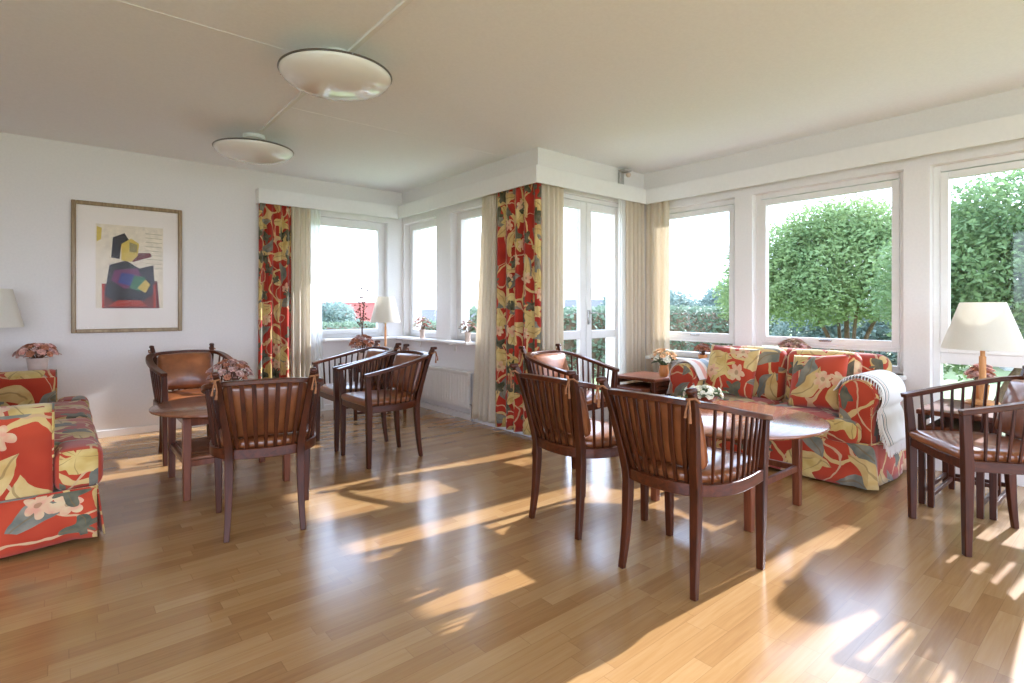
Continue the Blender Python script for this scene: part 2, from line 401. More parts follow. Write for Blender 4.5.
# ================================================================== ROOM SHELL
H = 2.594
XA, YA = -2.4, -2.6           # unseen far limits of the room
YL = 6.05; XB = 3.26; YC = 3.55; XD = 4.80
def struct(name, mb, mat, label, cat, **k):
    return tag(mb.build(name, mat, None, **k), label, cat, None, 'structure')
mb = MB(); mb.box(XA-.25, XD+.25, YA-.25, YC+.25, -.12, 0); mb.box(XA-.25, XB+.25, YC+.25, YL+.25, -.12, 0)
struct('floor', mb, M['floor'], 'glossy oak strip floor of the room', 'floor', smooth=0)
mb = MB(); mb.box(XA-.25, XD+.25, YA-.25, YC+.25, H, H+.15); mb.box(XA-.25, XB+.25, YC+.25, YL+.25, H, H+.15)
struct('ceiling', mb, M['ceiling'], 'flat off-white ceiling', 'ceiling', smooth=0)

def wall(axis, p, t, a0, a1, holes, z0=0, z1=H):
    """axis 'x': plane x=p running along y, thickness t outward; holes (a0,a1,z0,z1)"""
    mb = MB(); As = sorted({a0, a1, *[h_[0] for h_ in holes], *[h_[1] for h_ in holes]}); Zs = sorted({z0, z1, *[h_[2] for h_ in holes], *[h_[3] for h_ in holes]})
    for i in range(len(As)-1):
        run = None
        for j in range(len(Zs)-1):
            a, z = (As[i]+As[i+1])/2, (Zs[j]+Zs[j+1])/2
            if any(h_[0] < a < h_[1] and h_[2] < z < h_[3] for h_ in holes): continue
            if axis == 'x': mb.box(min(p, p+t), max(p, p+t), As[i], As[i+1], Zs[j], Zs[j+1])
            else: mb.box(As[i], As[i+1], min(p, p+t), max(p, p+t), Zs[j], Zs[j+1])
    return mb
A_H = [(1.98, 3.06, .815, 2.20)]
B_H = [(5.25, 6.00, .815, 2.20), (4.18, 4.96, .815, 2.20)]
C_H = [(3.37, 4.47, 0.0, 2.235)]
D_H = [(2.53, 3.44, .66, 2.19), (1.22, 2.365, .66, 2.19), (-.42, 1.06, .12, 2.19), (-2.4, -.75, .30, 2.19)]
struct('wall_left', wall('y', YL, .25, XA-.25, XB+.25, A_H), M['wall'], 'white wall with the framed picture and the first bay window', 'wall', smooth=0)
struct('wall_bay', wall('x', XB, .25, YC+.25, YL, B_H), M['wall'], 'white bay wall with two narrow windows above the radiator', 'wall', smooth=0)
struct('wall_back', wall('y', YC, .25, XB, XD+.25, C_H), M['wall'], 'short white wall with the glazed double door', 'wall', smooth=0)
struct('wall_right', wall('x', XD, .25, YA, YC, D_H), M['wall'], 'white window wall behind the floral sofa', 'wall', smooth=0)
struct('wall_front', wall('y', YA, -.25, XA-.25, XD+.25, [(-2.6, .9, .1, 2.45), (1.1, 4.6, .1, 2.45)]), M['wall'], 'white wall behind the viewpoint with wide unglazed openings added for daylight', 'wall', smooth=0)  # openings are out of view, added and made wide to let in skylight
struct('wall_west', wall('x', XA, -.25, YA, YL, [(-2.9, 1.6, .1, 2.45)]), M['wall'], 'white side wall beyond the left sofa', 'wall', smooth=0)  # unseen opening cut into this wall to bring more skylight inside

# baseboards
def baseboard(name, x0, x1, y0, y1, lab):
    struct(name, MB().box(x0, x1, y0, y1, 0, .065), M['white'], lab, 'baseboard', bevel=.003, smooth=0)
baseboard('baseboard_left', XA, XB-.014, YL-.014, YL, 'low white baseboard under the framed picture')
baseboard('baseboard_bay', XB-.03, XB, YC+.02, YL-.014, 'low white baseboard below the bay radiator')
baseboard('baseboard_right', XD-.014, XD, 1.07, YC, 'low white baseboard behind the floral sofa')

# curtain pelmets and ledges
P0, P1 = 2.243, 2.395
def pelmet(name, boxes, lab):
    mb = MB()
    for b_ in boxes: mb.box(*b_)
    struct(name, mb, M['white'], lab, 'curtain pelmet', bevel=.003, smooth=0)
PX, PY, PC, PD = 3.13, 5.92, 3.43, 4.68
pelmet('trim_1', [(1.55, PX, PY, PY+.022, P0, P1), (1.55, 1.572, PY+.022, YL, P0, P1), (1.572, PX+.13, PY+.022, YL, P1-.018, P1)], 'white box pelmet over the far left curtain')
pelmet('trim_2', [(PX, PX+.022, PC, PY+.022, P0, P1), (PX+.022, XB, YC, PY, P1-.018, P1)], 'white box pelmet above the two narrow bay windows')
pelmet('trim_3', [(PX+.022, PD, PC, PC+.022, P0, P1), (PX+.022, PD+.022, PC+.022, YC, P1-.018, P1)], 'white box pelmet above the glazed double door')
pelmet('trim_4', [(PD, PD+.022, YA, PC+.022, P0, P1), (PD+.022, XD, YA, PC+.022, P1-.018, P1)], 'long white box pelmet above the windows behind the sofa')
# ceiling seams and conduit
struct('trim_5', MB().box(1.216, 1.243, YA, 4.62, H-.018, H), M['white'], 'pale cable conduit running along the ceiling between the dish lamps', 'conduit', bevel=.002, smooth=0)
struct('trim_6', MB().box(XA, 1.2, 3.1075, 3.1125, H-.0018, H), M['ceiling'], 'fine ceiling joint running in from the left to the nearer dish lamp', 'ceiling joint', smooth=0)
struct('trim_7', MB().box(1.25, XB, 3.9775, 3.9825, H-.0018, H), M['ceiling'], 'fine ceiling joint running from the conduit to the bay', 'ceiling joint', smooth=0)

# windows -----------------------------------------------------------
def rect_frame(mb, axis, p0, p1, a0, a1, z0, z1, wd):
    def bx(u0, u1, w0, w1):
        if axis == 'x': mb.box(p0, p1, u0, u1, w0, w1)
        else: mb.box(u0, u1, p0, p1, w0, w1)
    bx(a0, a0+wd, z0, z1); bx(a1-wd, a1, z0, z1); bx(a0+wd, a1-wd, z0, z0+wd); bx(a0+wd, a1-wd, z1-wd, z1)
def pane(axis, p, a0, a1, z0, z1, par, t=.006):
    mb = MB()
    if axis == 'x': mb.box(p-t/2, p+t/2, a0, a1, z0, z1)
    else: mb.box(a0, a1, p-t/2, p+t/2, z0, z1)
    return mb.build('glass_pane', M['glass'], par, smooth=0)
def window(name, axis, p, hole, lab, cells, out=.08, ow=.045, sw=.048, handle=None, cat='window'):
    """outer frame in the reveal; cells: list of (a0,a1,z0,z1,sash?)"""
    a0, a1, z0, z1 = hole
    mb = MB(); rect_frame(mb, axis, p+out, p+out+.075, a0, a1, z0, z1, ow)
    for i, c in enumerate(cells[:-1]):
        d = cells[i+1]
        if abs(c[2]-d[3]) < .15 and abs(c[0]-d[0]) < .02:           # transom between stacked cells
            if axis == 'x': mb.box(p+out, p+out+.075, a0+ow, a1-ow, d[3], c[2])
            else: mb.box(a0+ow, a1-ow, p+out, p+out+.075, d[3], c[2])
        elif abs(d[0]-c[1]) < .2:
            if axis == 'x': mb.box(p+out, p+out+.075, c[1], d[0], z0+ow, z1-ow)
            else: mb.box(c[1], d[0], p+out, p+out+.075, z0+ow, z1-ow)
    o = struct(name, mb, M['white'], lab, cat, bevel=.004, smooth=0)
    for (b0, b1, y0, y1, sash) in cells:
        wd = sw if sash else .012
        m2 = MB(); rect_frame(m2, axis, p+out-.012, p+out+.05, b0, b1, y0, y1, wd)
        m2.build('sash', M['white'], o, bevel=.004, smooth=0)
        pane(axis, p+out+.03, b0+wd-.004, b1-wd+.004, y0+wd-.004, y1-wd+.004, o)
    if handle:
        a, z = handle; m3 = MB(); q0 = p+out-.04
        if axis == 'x': m3.box(q0+.018, q0+.03, a-.02, a+.02, z-.012, z+.012); m3.box(q0, q0+.02, a-.075, a+.02, z-.008, z+.008)
        else: m3.box(a-.012, a+.012, q0+.018, q0+.03, z-.03, z+.03); m3.box(a-.01, a+.09, q0, q0+.02, z-.008, z+.008)
        m3.build('handle', M['chrome'], o, bevel=.003, smooth=0)
    return o
window('window_1', 'y', YL, A_H[0], 'single wide bay window beside the far left curtain', [(2.025, 3.015, .86, 2.155, True)])
window('window_2', 'x', XB, B_H[0], 'narrow bay window behind the small table lamp', [(5.295, 5.955, .845, 2.165, True)])
window('window_3', 'x', XB, B_H[1], 'narrow bay window partly covered by the cream corner curtain', [(4.225, 4.905, .845, 2.165, True)])
window('window_4', 'x', XD, D_H[0], 'window with a low lower pane next to the corner curtain', [(2.575, 3.395, .865, 2.135, True), (2.575, 3.395, .705, .835, False)], handle=(3.0, .895))
window('window_5', 'x', XD, D_H[1], 'wide middle window behind the floral sofa', [(1.265, 2.32, .86, 2.135, True), (1.265, 2.32, .705, .835, False)], handle=(1.8, .89))
window('window_6', 'x', XD, D_H[2], 'tall window behind the large table lamp', [(.32, 1.015, .84, 2.135, True), (-.375, .30, .84, 2.135, True)], cat='window')
bpy.data.objects['window_6']  # lower panes below
o6 = bpy.data.objects['window_6']
mb = MB(); mb.box(XD+.08, XD+.155, -.375, 1.015, .76, .84); mb.box(XD+.08, XD+.155, .30, .32, .165, .76)
mb.build('transom', M['white'], o6, bevel=.004, smooth=0)
pane('x', XD+.11, .32, 1.015, .165, .76, o6); pane('x', XD+.11, -.375, .30, .165, .76, o6)
window('window_7', 'x', XD, D_H[3], 'wide window further along the window wall out of view', [(-2.355, -1.62, .345, 2.135, True), (-1.56, -.795, .345, 2.135, True)])
# glazed double door in wall_back
mb = MB(); a0, a1, z0, z1 = C_H[0]
mb.box(a0, a0+.035, YC+.03, YC+.12, 0, z1); mb.box(a1-.035, a1, YC+.03, YC+.12, 0, z1); mb.box(a0+.035, a1-.035, YC+.03, YC+.12, z1-.04, z1); mb.box(a0+.035, a1-.035, YC+.03, YC+.12, 0, .03)
door = struct('door_1', mb, M['white'], 'white glazed double door between the two cream curtains', 'door', bevel=.004, smooth=0)
for x0, x1 in ((3.41, 3.915), (3.925, 4.43)):
    m2 = MB(); rect_frame(m2, 'y', YC+.025, YC+.08, x0, x1, .035, 2.19, .075); m2.box(x0+.075, x1-.075, YC+.025, YC+.08, .86, .94)
    m2.box(x0+.075, x1-.075, YC+.025, YC+.08, .11, .22)
    lf = m2.build('door_leaf', M['white'], door, bevel=.005, smooth=0)
    pane('y', YC+.05, x0+.07, x1-.07, .935, 2.12, lf); pane('y', YC+.05, x0+.07, x1-.07, .215, .865, lf)
m3 = MB(); m3.box(3.935, 3.965, YC+.012, YC+.026, 1.0, 1.14); m3.box(3.94, 4.04, YC-.02, YC-.004, 1.105, 1.12); m3.box(3.942, 3.958, YC-.01, YC+.014, 1.104, 1.121)
m3.ico((3.95, YC+.008, 1.03), .014, 2)
m3.build('door_handle', M['chrome'], door, bevel=.003)

# sills
mb = MB(); mb.box(XB-.15, XB+.08, 4.45, YL-.12, .785, .815)
struct('windowsill_1', mb, M['white'], 'long white shelf sill under the narrow bay windows', 'windowsill', bevel=.006, smooth=0)
mb = MB(); mb.box(2.24, XB+.08, YL-.12, YL+.08, .785, .815)
struct('windowsill_2', mb, M['white'], 'white sill under the wide bay window', 'windowsill', bevel=.006, smooth=0)
mb = MB(); mb.box(XD-.13, XD+.08, 1.2, 3.44, .63, .66)
struct('windowsill_3', mb, M['white'], 'white sill behind the back of the floral sofa', 'windowsill', bevel=.006, smooth=0)
for y in (4.86, 5.6):
    mb = MB(); mb.box(XB-.09, XB, y-.012, y+.012, .765, .785); mb.box(XB-.02, XB, y-.012, y+.012, .70, .765)
    struct('trim_8', mb, M['radiator'], 'small white bracket under the bay sill', 'bracket', bevel=.003, smooth=0)

# ================================================================== RADIATORS
def radiator(name, x, y0, y1, z0, z1, lab):
    t = thing(name, lab, 'radiator', (x, (y0+y1)/2, z0))
    hy = (y1-y0)/2; hz = z1-z0
    mb = MB(); mb.box(.02, .045, -hy, hy, 0, hz-.02)
    n = int((y1-y0)/.05)
    for i in range(n):
        y = -hy+(i+.5)*(2*hy/n); mb.sweep([(.012, y, .03), (.012, y, hz-.045)], [(-.016, 0.006), (.016, .006), (.010, .001), (-.010, .001)], Vector((1, 0, 0)))
    mb.build('front_panel', M['radiator'], t, bevel=.003, smooth=30)
    mb = MB(); mb.box(.0, .08, -hy-.005, hy+.005, hz-.02, hz)
    for i in range(24): mb.box(.015, .065, -hy+(i+.3)*2*hy/24, -hy+(i+.6)*2*hy/24, hz, hz+.002)
    mb.build('top_grille', M['radiator'], t, bevel=.003, smooth=0)
    MB().box(.062, .082, -hy+.05, hy-.05, .02, hz-.03).build('rear_panel', M['radiator'], t, smooth=0)
    mb = MB(); mb.tube([(.04, -hy-.03, -z0), (.04, -hy-.03, .04), (.04, -hy, .04)], .008, 8); mb.tube([(.04, -hy-.055, -z0), (.04, -hy-.055, .03)], .008, 8)
    mb.build('pipe', M['chrome'], t)
    return t
radiator('radiator', XB-.105, 4.50, 5.85, .135, .51, 'long cream panel radiator under the narrow bay windows')
radiator('radiator', XD-.105, 1.35, 2.5, .12, .56, 'white panel radiator behind the floral sofa')

# ================================================================== CHAIRS
def interp(path, n):
    """resample a polyline evenly after Catmull-Rom smoothing"""
    P = [Vector(p) for p in path]; out = []
    for i in range(len(P)-1):
        p0, p1, p2, p3 = P[max(i-1, 0)], P[i], P[i+1], P[min(i+2, len(P)-1)]
        for k in range(12):
            t = k/12
            out.append(.5*((2*p1)+(p2-p0)*t+(2*p0-5*p1+4*p2-p3)*t*t+(3*p1-p0-3*p2+p3)*t**3))
    out.append(P[-1])
    ls = [0]
    for a, b in zip(out, out[1:]): ls.append(ls[-1]+(b-a).length)
    res = []; j = 0
    for i in range(n+1):
        s_ = ls[-1]*i/n
        while j < len(ls)-2 and ls[j+1] < s_: j += 1
        f = (s_-ls[j])/max(1e-9, ls[j+1]-ls[j]); res.append(out[j].lerp(out[j+1], min(1, max(0, f))))
    return res
RAIL = [(.262, .247, .672), (.12, .270, .700), (-.03, .278, .732), (-.15, .268, .760), (-.235, .240, .780), (-.285, .180, .790), (-.305, .09, .795), (-.31, 0, .796)]
RING = [(.225, .236, .425), (.06, .250, .425), (-.06, .243, .425), (-.15, .205, .425), (-.198, .150, .425), (-.222, .075, .425), (-.228, 0, .425)]
def mirror(p): return p+[(x, -y, z) for x, y, z in reversed(p[:-1])]
RAILP = interp(mirror(RAIL), 56); RINGP = interp(mirror(RING), 56)
def at_frac(P, f):
    x = f*(len(P)-1); i = min(int(x), len(P)-2); return P[i].lerp(P[i+1], x-i)
def back_frac(P, y):
    h = len(P)//2; best = min(range(h+1), key=lambda i: (abs(P[i].y-y) if P[i].x < -.08 else 9))
    return best/(len(P)-1)
FB, FT = back_frac(RINGP, .160), back_frac(RAILP, .207)
def make_chair(label):
    t = thing('spindle_armchair', label, 'chair', group='spindle-backed armchairs')
    W, WX = M['wood'], M['wood_x']
    for s in (1, -1):
        mb = MB(); mb.bars([(.225, s*.232, 0), (.225, s*.234, .22), (.226, s*.236, .43), (.240, s*.244, .668)], [.030, .037, .042, .034])
        mb.build('front_leg', W, t, bevel=.004)
    for s in (1, -1):
        pts = interp([(-.235, s*.178, 0), (-.215, s*.170, .16), (-.203, s*.168, .40), (-.225, s*.176, .52), (-.268, s*.200, .70), (-.300, s*.213, .80), (-.318, s*.219, .838)], 16)
        ws = [.026+.013*min(1, i/6) for i in range(10)]+[.036, .034, .032, .030, .030, .029, .028]
        mb = MB(); mb.bars(pts, ws)
        mb.add([], [])
        mb.rbox(-.352, -.300, s*.220-.015, s*.220+.015, .832, .856, .010, 3)   # backward-curled finial
        mb.build('rear_leg', W, t, bevel=.003)
    mb = MB(); mb.rail(RAILP, .046, .024); mb.build('top_rail', WX, t, bevel=.004)
    mb = MB(); mb.rail(RINGP, .030, .052); mb.rail([(.226, .236, .425), (.226, 0, .420), (.226, -.236, .425)], .030, .048)
    mb.build('seat_frame', WX, t, bevel=.004)
    # spindles: 7 broad slats at the back, 7 slim ones each side
    for i in range(7):
        f = (i+1)/8; a = at_frac(RINGP, FB+(1-2*FB)*f); b = at_frac(RAILP, FT+(1-2*FT)*f)
        mb = MB(); a = a+Vector((0, 0, .02)); b = b-Vector((0, 0, .008)); c = a.lerp(b, .5)+Vector((-.010, 0, 0))
        mb.sweep([a, c, b], [[(-.008, -.005), (.008, -.005), (.008, .005), (-.008, .005)], [(-.011, -.006), (.011, -.006), (.011, .006), (-.011, .006)], [(-.010, -.005), (.010, -.005), (.010, .005), (-.010, .005)]], Vector((1, 0, 0)))
        mb.build('back_slat', W, t, bevel=.002)
    for s in (0, 1):
        for i in range(8):
            f = (i+1)/9; fa, fb = .02+(FB-.03)*f, .03+(FT-.04)*f
            if s: fa, fb = 1-fa, 1-fb
            a = at_frac(RINGP, fa)+Vector((0, 0, .02)); b = at_frac(RAILP, fb)-Vector((0, 0, .008))
            mb = MB(); mb.bars([a, a.lerp(b, .5), b], [.010, .013, .011])
            mb.build('spindle', W, t, bevel=.002)
    # seat pad
    ring = [Vector((p.x, p.y, 0)) for p in RINGP]; c = Vector((.0, 0, 0))
    outl = [c+(p-c)*.955 for p in ring]; outl[0].x = outl[-1].x = .245; n = len(outl)
    outl = [Vector((.248, outl[0].y*.9, 0))]+outl+[Vector((.248, outl[-1].y*.9, 0))]+[Vector((.25, outl[-1].y*f, 0)) for f in (.6, .3, 0, -.3, -.6)]
    V = []; F = []; m = len(outl)
    lev = [(.97, .446), (1.0, .455), (1.0, .474), (.975, .486), (.88, .494), (.6, .502), (.3, .504)]
    for k_, z in lev:
        V += [(c.x+p.x*k_, p.y*k_, z) for p in outl]
    for l in range(len(lev)-1):
        for i in range(m):
            j = (i+1) % m; F.append((l*m+i, l*m+j, (l+1)*m+j, (l+1)*m+i))
    F.append(tuple(range((len(lev)-1)*m, len(lev)*m))); F.append(tuple(reversed(range(m))))
    MB().add(V, F).build('seat_pad', M['leather'], t, smooth=60)
    # back cushion with ties to the finials
    mb = MB(); mb.rbox(-.032, .032, -.195, .195, -.145, .145, .028, 4, (.022, .006, .006), 5, .006, 3)
    mb.xform(Matrix.Translation((-.205, 0, .645)) @ Matrix.Rotation(math.radians(-17), 4, 'Y'))
    cu = mb.build('back_cushion', M['leather'], t, smooth=60)
    for s in (1, -1):
        mb = MB(); x, y = -.325, s*.222
        mb.tube([(x+.02, y-.02, .80), (x-.008, y-.018, .818), (x-.02, y, .815), (x-.008, y+.018, .812), (x+.02, y+.02, .806), (x+.03, y, .804)], .005, 6, closed=True)
        mb.tube([(x-.02, y, .815), (x-.026, y-.008, .77), (x-.020, y-.004, .725)], [.004, .004, .007], 6)
        mb.tube([(x-.02, y, .815), (x-.030, y+.010, .765), (x-.028, y+.012, .745)], [.004, .004, .007], 6)
        mb.build('tie_cord', M['cord'], t, smooth=60)
    return t
R = math.radians
chair = make_chair('dark spindle armchair nearest the camera, back turned, at the larger round table')
chair.location = (2.16, 1.366, 0); chair.rotation_euler.z = R(1)
dup(chair, (2.225, 2.04, 0), R(-1), 'dark spindle armchair at the larger round table, left of the nearest chair, back turned')
dup(chair, (3.06, 2.95, 0), R(-86), 'dark spindle armchair standing in front of the glazed double door')
dup(chair, (3.575, .555, 0), R(130), 'dark spindle armchair at the right edge, facing the round table beside the large lamp')
dup(chair, (.855, 3.145, 0), R(76), 'dark spindle armchair with brown cushion, back turned, at the smaller round table')
dup(chair, (.80, 4.92, 0), R(-86), 'dark spindle armchair facing the camera by the wall behind the smaller round table')
dup(chair, (1.925, 3.885, 0), R(180), 'dark spindle armchair seen from the side, nearer of the pair by the bay windows')
dup(chair, (1.94, 4.49, 0), R(178), 'dark spindle armchair seen from the side, farther of the pair, next to the bay lamp')

# ================================================================== TABLES
def round_table(label, x, y, Rr, z, shelf, rz=0):
    t = thing('round_coffee_table', label, 'table', (x, y, 0), rz)
    mb = MB(); mb.lathe([(0, z-.026), (Rr-.03, z-.026), (Rr-.004, z-.016), (Rr, z-.010), (Rr-.002, z-.003), (Rr-.008, z), (0, z)], 72)
    mb.build('tabletop', M['table'], t, smooth=35)
    a = .29
    for sx_ in (1, -1):
        for sy in (1, -1):
            mb = MB(); mb.bars([(sx_*a, sy*a, 0), (sx_*a, sy*a, z-.026)], [.040, .048]); mb.build('leg', M['tablewood'], t, bevel=.004)
    mb = MB()
    for s in (1, -1): mb.box(-a+.02, a-.02, s*a-.011, s*a+.011, z-.075, z-.026); mb.box(s*a-.011, s*a+.011, -a+.02, a-.02, z-.075, z-.026)
    mb.build('apron', M['tablewood'], t, bevel=.003, smooth=0)
    for s in (1, -1):
        MB().box(-a+.02, a-.02, s*a-.011, s*a+.011, .20, .235).build('stretcher', M['tablewood'], t, bevel=.003, smooth=0)
        MB().box(s*a-.011, s*a+.011, -a+.02, a-.02, .20, .235).build('stretcher', M['tablewood'], t, bevel=.003, smooth=0)
    if shelf: MB().box(-a+.012, a-.012, -a+.012, a-.012, .232, .248).build('shelf', M['table'], t, bevel=.003, smooth=0)
    return t
round_table('larger low round table with a glossy brown top in front of the floral sofa', 3.04, 1.66, .543, .52, False)
round_table('smaller low round table with a lower shelf near the framed picture', .868, 4.05, .45, .52, True)
def nest_table(label, x, y, sx_, sy, z, rz=0, group=None):
    t = thing('side_table', label, 'side table', (x, y, 0), rz, group)
    a, b = sx_/2, sy/2
    MB().box(-a, a, -b, b, z-.028, z).build('tabletop', M['tablewood'], t, bevel=.006, smooth=0)
    for s in (1, -1):
        for u in (1, -1):
            mb = MB(); mb.bars([(s*(a-.025), u*(b-.025), 0), (s*(a-.025), u*(b-.025), z-.028)], [.030, .036]); mb.build('leg', M['wood'], t, bevel=.003)
    mb = MB()
    for s in (1, -1): mb.box(-a+.03, a-.03, s*(b-.025)-.009, s*(b-.025)+.009, z-.07, z-.028)
    mb.box(a-.034, a-.016, -b+.03, b-.03, z-.07, z-.028)
    mb.build('apron', M['wood'], t, bevel=.002, smooth=0)
    for s in (1, -1): MB().box(-a+.03, a-.03, s*(b-.025)-.008, s*(b-.025)+.008, .055, .08).build('stretcher', M['wood'], t, bevel=.002, smooth=0)
    MB().box(a-.033, a-.017, -b+.03, b-.03, .055, .08).build('stretcher', M['wood'], t, bevel=.002, smooth=0)
    return t
nest_table('outer dark side table of the nest between corner curtain and sofa, holding the peach roses', 4.05, 2.935, .46, .44, .56)
nest_table('smaller dark side table pulled out from under the rose table', 3.93, 2.935, .44, .33, .475)
nest_table('outer dark side table carrying the large lamp at the right window', 4.20, .745, .60, .37, .56)
nest_table('smaller dark side table tucked under the large lamp table', 4.14, .745, .54, .27, .475)
nest_table('side table in the bay corner under the small lamp, behind the pair of chairs', 2.62, 5.52, .62, .42, .56)
nest_table('side table between the left sofa and the wall', -.36, 5.80, .56, .38, .60)

# ================================================================== SOFAS
def arm_profile(w_, h_, s):
    """closed (y,z) outline of a rolled arm; s=+1 means outer side at +y; inner face at y=0"""
    pts = [(0, .10), (0, h_-.16)]
    cy, cz, r = w_*.52, h_-.115, w_*.53
    for k in range(15):
        a = R(196-(196+38)*k/14); pts.append((cy+r*math.cos(a), cz+.115*math.sin(a)))
    pts += [(w_*.93, h_-.26), (w_*.93, .10)]
    return [(s*y, z) for y, z in pts]
def sofa(name, label, loc, rz, Wd, D, seats, mat, ah=.70, bh=.82, aw=.25, rec=.10, s0=.285, s1=.425, lip=.15):
    t = thing(name, label, 'sofa', loc, rz)
    hw = Wd/2; inn = hw-aw
    F = M[mat]; k = [0]
    def off(): k[0] += 1; return (k[0]*.73+loc[0], k[0]*1.31+loc[1])
    # body under the cushions
    MB().rbox(-D/2+.04, D/2-.05, -hw+.02, hw-.02, .06, s0+.005, .03, 3).build('base', F, t, uvoff=off())
    # skirt with corner pleats
    def per(u):
        x0, x1, y0, y1 = -D/2+.01, D/2-.03, -hw+.0, hw-.0
        P = [(x1, y0), (x1, y1), (x0, y1), (x0, y0), (x1, y0)]; ls = [0]
        for a, b in zip(P, P[1:]): ls.append(ls[-1]+math.dist(a, b))
        s_ = u*ls[-1]
        for i in range(4):
            if s_ <= ls[i+1]+1e-9:
                f = (s_-ls[i])/(ls[i+1]-ls[i]); d = min(s_-ls[i], ls[i+1]-s_)
                nx, ny = [(1, 0), (0, 1), (-1, 0), (0, -1)][i]
                return P[i][0]+(P[i+1][0]-P[i][0])*f, P[i][1]+(P[i+1][1]-P[i][1])*f, d, nx, ny, s_
    def sk(u, v):
        x, y, d, nx, ny, s_ = per(u); z = s0+.01-(s0-.01)*v
        fl = .012*v+.018*v*math.exp(-(d/.05)**2)-.016*v*math.exp(-((d-.10)/.02)**2)+.004*v*math.sin(s_*14)
        return (x+nx*fl, y+ny*fl, z+.006*v*math.sin(s_*9))
    MB().grid(sk, 200, 6, lambda u, v: (per(u)[5], .3-.29*v)).build('skirt', F, t, solid=.008, uvoff=off(), smooth=50)
    mb = MB(); mb.tube([Vector(sk(i/60, 0))+Vector((0, 0, .002)) for i in range(61)], .006, 6); mb.build('piping', F, t, uvoff=off())
    # backrest
    mb = MB(); mb.rbox(-D/2+.0, -D/2+.20, -hw+.05, hw-.08, .20, bh, .085, 6, (.02, 0, .012), 6, .004, 5)
    mb.xform(Matrix.Translation((0, 0, 0)) @ Matrix.Shear('YZ', 4, (0, 0)) if False else Matrix.Identity(4))
    mb.v = [(x-(z-.3)*.10, y, z) for x, y, z in mb.v]
    mb.build('backrest', F, t, uvoff=off(), smooth=60)
    # arms
    for s in (1, -1):
        pr = arm_profile(aw, ah, s)
        bk = -D/2+.03; fr = D/2-rec
        mb = MB(); xs = [bk, bk+.02, bk+.25, 0, fr-.03, fr-.012, fr, fr+.002]; ins = [.03, .01, 0, 0, 0, .006, .016, .028]
        V = []; n = len(pr); cy = sum(p[0] for p in pr)/n; cz = sum(p[1] for p in pr)/n
        for x, i_ in zip(xs, ins):
            kx = 1-i_/.14
            V += [(x, s*inn+cy+(y-cy)*kx, cz+(z-cz)*(1-i_/.3)) for y, z in pr]
        Fc = [(a*n+i, a*n+(i+1) % n, (a+1)*n+(i+1) % n, (a+1)*n+i) for a in range(len(xs)-1) for i in range(n)]
        Fc += [tuple(reversed(range(n))), tuple(range((len(xs)-1)*n, len(xs)*n))]
        arm = mb.add(V, Fc).build('armrest', F, t, uvoff=off(), smooth=50)
        mb = MB(); q_ = [(fr+.002, s*inn+cy+(y-cy)*.90, cz+(z-cz)*.95) for y, z in pr[1:-1]]; mb.tube(q_, .005, 6, Vector((1, 0, 0)))
        mb.build('arm_piping', F, arm, uvoff=off())
    # seat cushions (T shaped: front lip runs past the arm)
    cw = 2*inn/seats
    for i in range(seats):
        y0 = -inn+i*cw; y1 = y0+cw
        mb = MB(); mb.rbox(-D/2+.16, D/2-.015, y0+.006, y1-.006, s0, s1, .05, 5, (.015, .004, .022), 5, .005, 7+i)
        for s, end in ((-1, i == 0), (1, i == seats-1)):
            if end:
                lo, hi = (y0-lip, y0+.06) if s < 0 else (y1-.06, y1+lip)
                mb.rbox(D/2-rec+.006, D/2-.006, lo, hi, s0+.002, s1+.004, .045, 5, (.008, .006, .01), 3)
        mb.build('seat_cushion', F, t, uvoff=off(), smooth=60)
    for i in range(seats):
        y0 = -inn+i*cw; y1 = y0+cw
        mb = MB(); mb.rbox(-D/2+.15, -D/2+.30, y0+.008, y1-.008, .41, bh+.01, .065, 5, (.03, .0, .01), 5, .005, 17+i)
        mb.v = [(x-(z-.42)*.16, y, z) for x, y, z in mb.v]
        mb.build('back_cushion', F, t, uvoff=off(), smooth=60)
    return t
SR = sofa('floral_sofa', 'two-seat red floral sofa with a skirt standing under the right windows', (4.245, 1.905, 0), PI, 1.50, .76, 2, 'floral', aw=.22)
SL = sofa('floral_sofa', 'red floral sofa with a skirt cut off by the left edge of the photo', (-.235, 4.49, 0), 0, 2.16, .80, 2, 'floral', ah=.69, bh=.80, rec=.20, s0=.255, s1=.455, lip=.23)

def pillow(label, loc, rot, sz, th, seed, mat='floral'):
    t = None
    def fn(sgn):
        def f(u, v):
            x, y = 2*u-1, 2*v-1
            p = (max(0, 1-abs(x)**2.6)*max(0, 1-abs(y)**2.6))**.55
            k = 1-.05*(1-abs(x))*abs(y)**3-.0; k2 = 1-.05*(1-abs(y))*abs(x)**3
            return (sgn*p*th/2+.004*noise.noise(Vector((x*2, y*2, seed))), x*sz/2*k2*(1-.03*abs(y)), y*sz/2*k)
        return f
    mb = MB(); mb.grid(fn(1), 18, 18, lambda u, v: (u*sz, v*sz)); mb.grid(fn(-1), 18, 18, lambda u, v: (u*sz, v*sz))
    o = mb.build('throw_pillow', M[mat], None, smooth=70, uvoff=(seed*1.37, seed*.61))
    bm = bmesh.new(); bm.from_mesh(o.data); bmesh.ops.remove_doubles(bm, verts=bm.verts[:], dist=.0012); bmesh.ops.recalc_face_normals(bm, faces=bm.faces[:]); bm.to_mesh(o.data); bm.free()
    o.location = loc; o.rotation_euler = rot
    return tag(o, label, 'pillow', 'floral scatter pillows on the right sofa')
pillow('red floral scatter pillow leaning on the sofa back at its far left end', (4.19, 2.24, .650), (R(3), R(20), R(8)), .41, .14, 2)
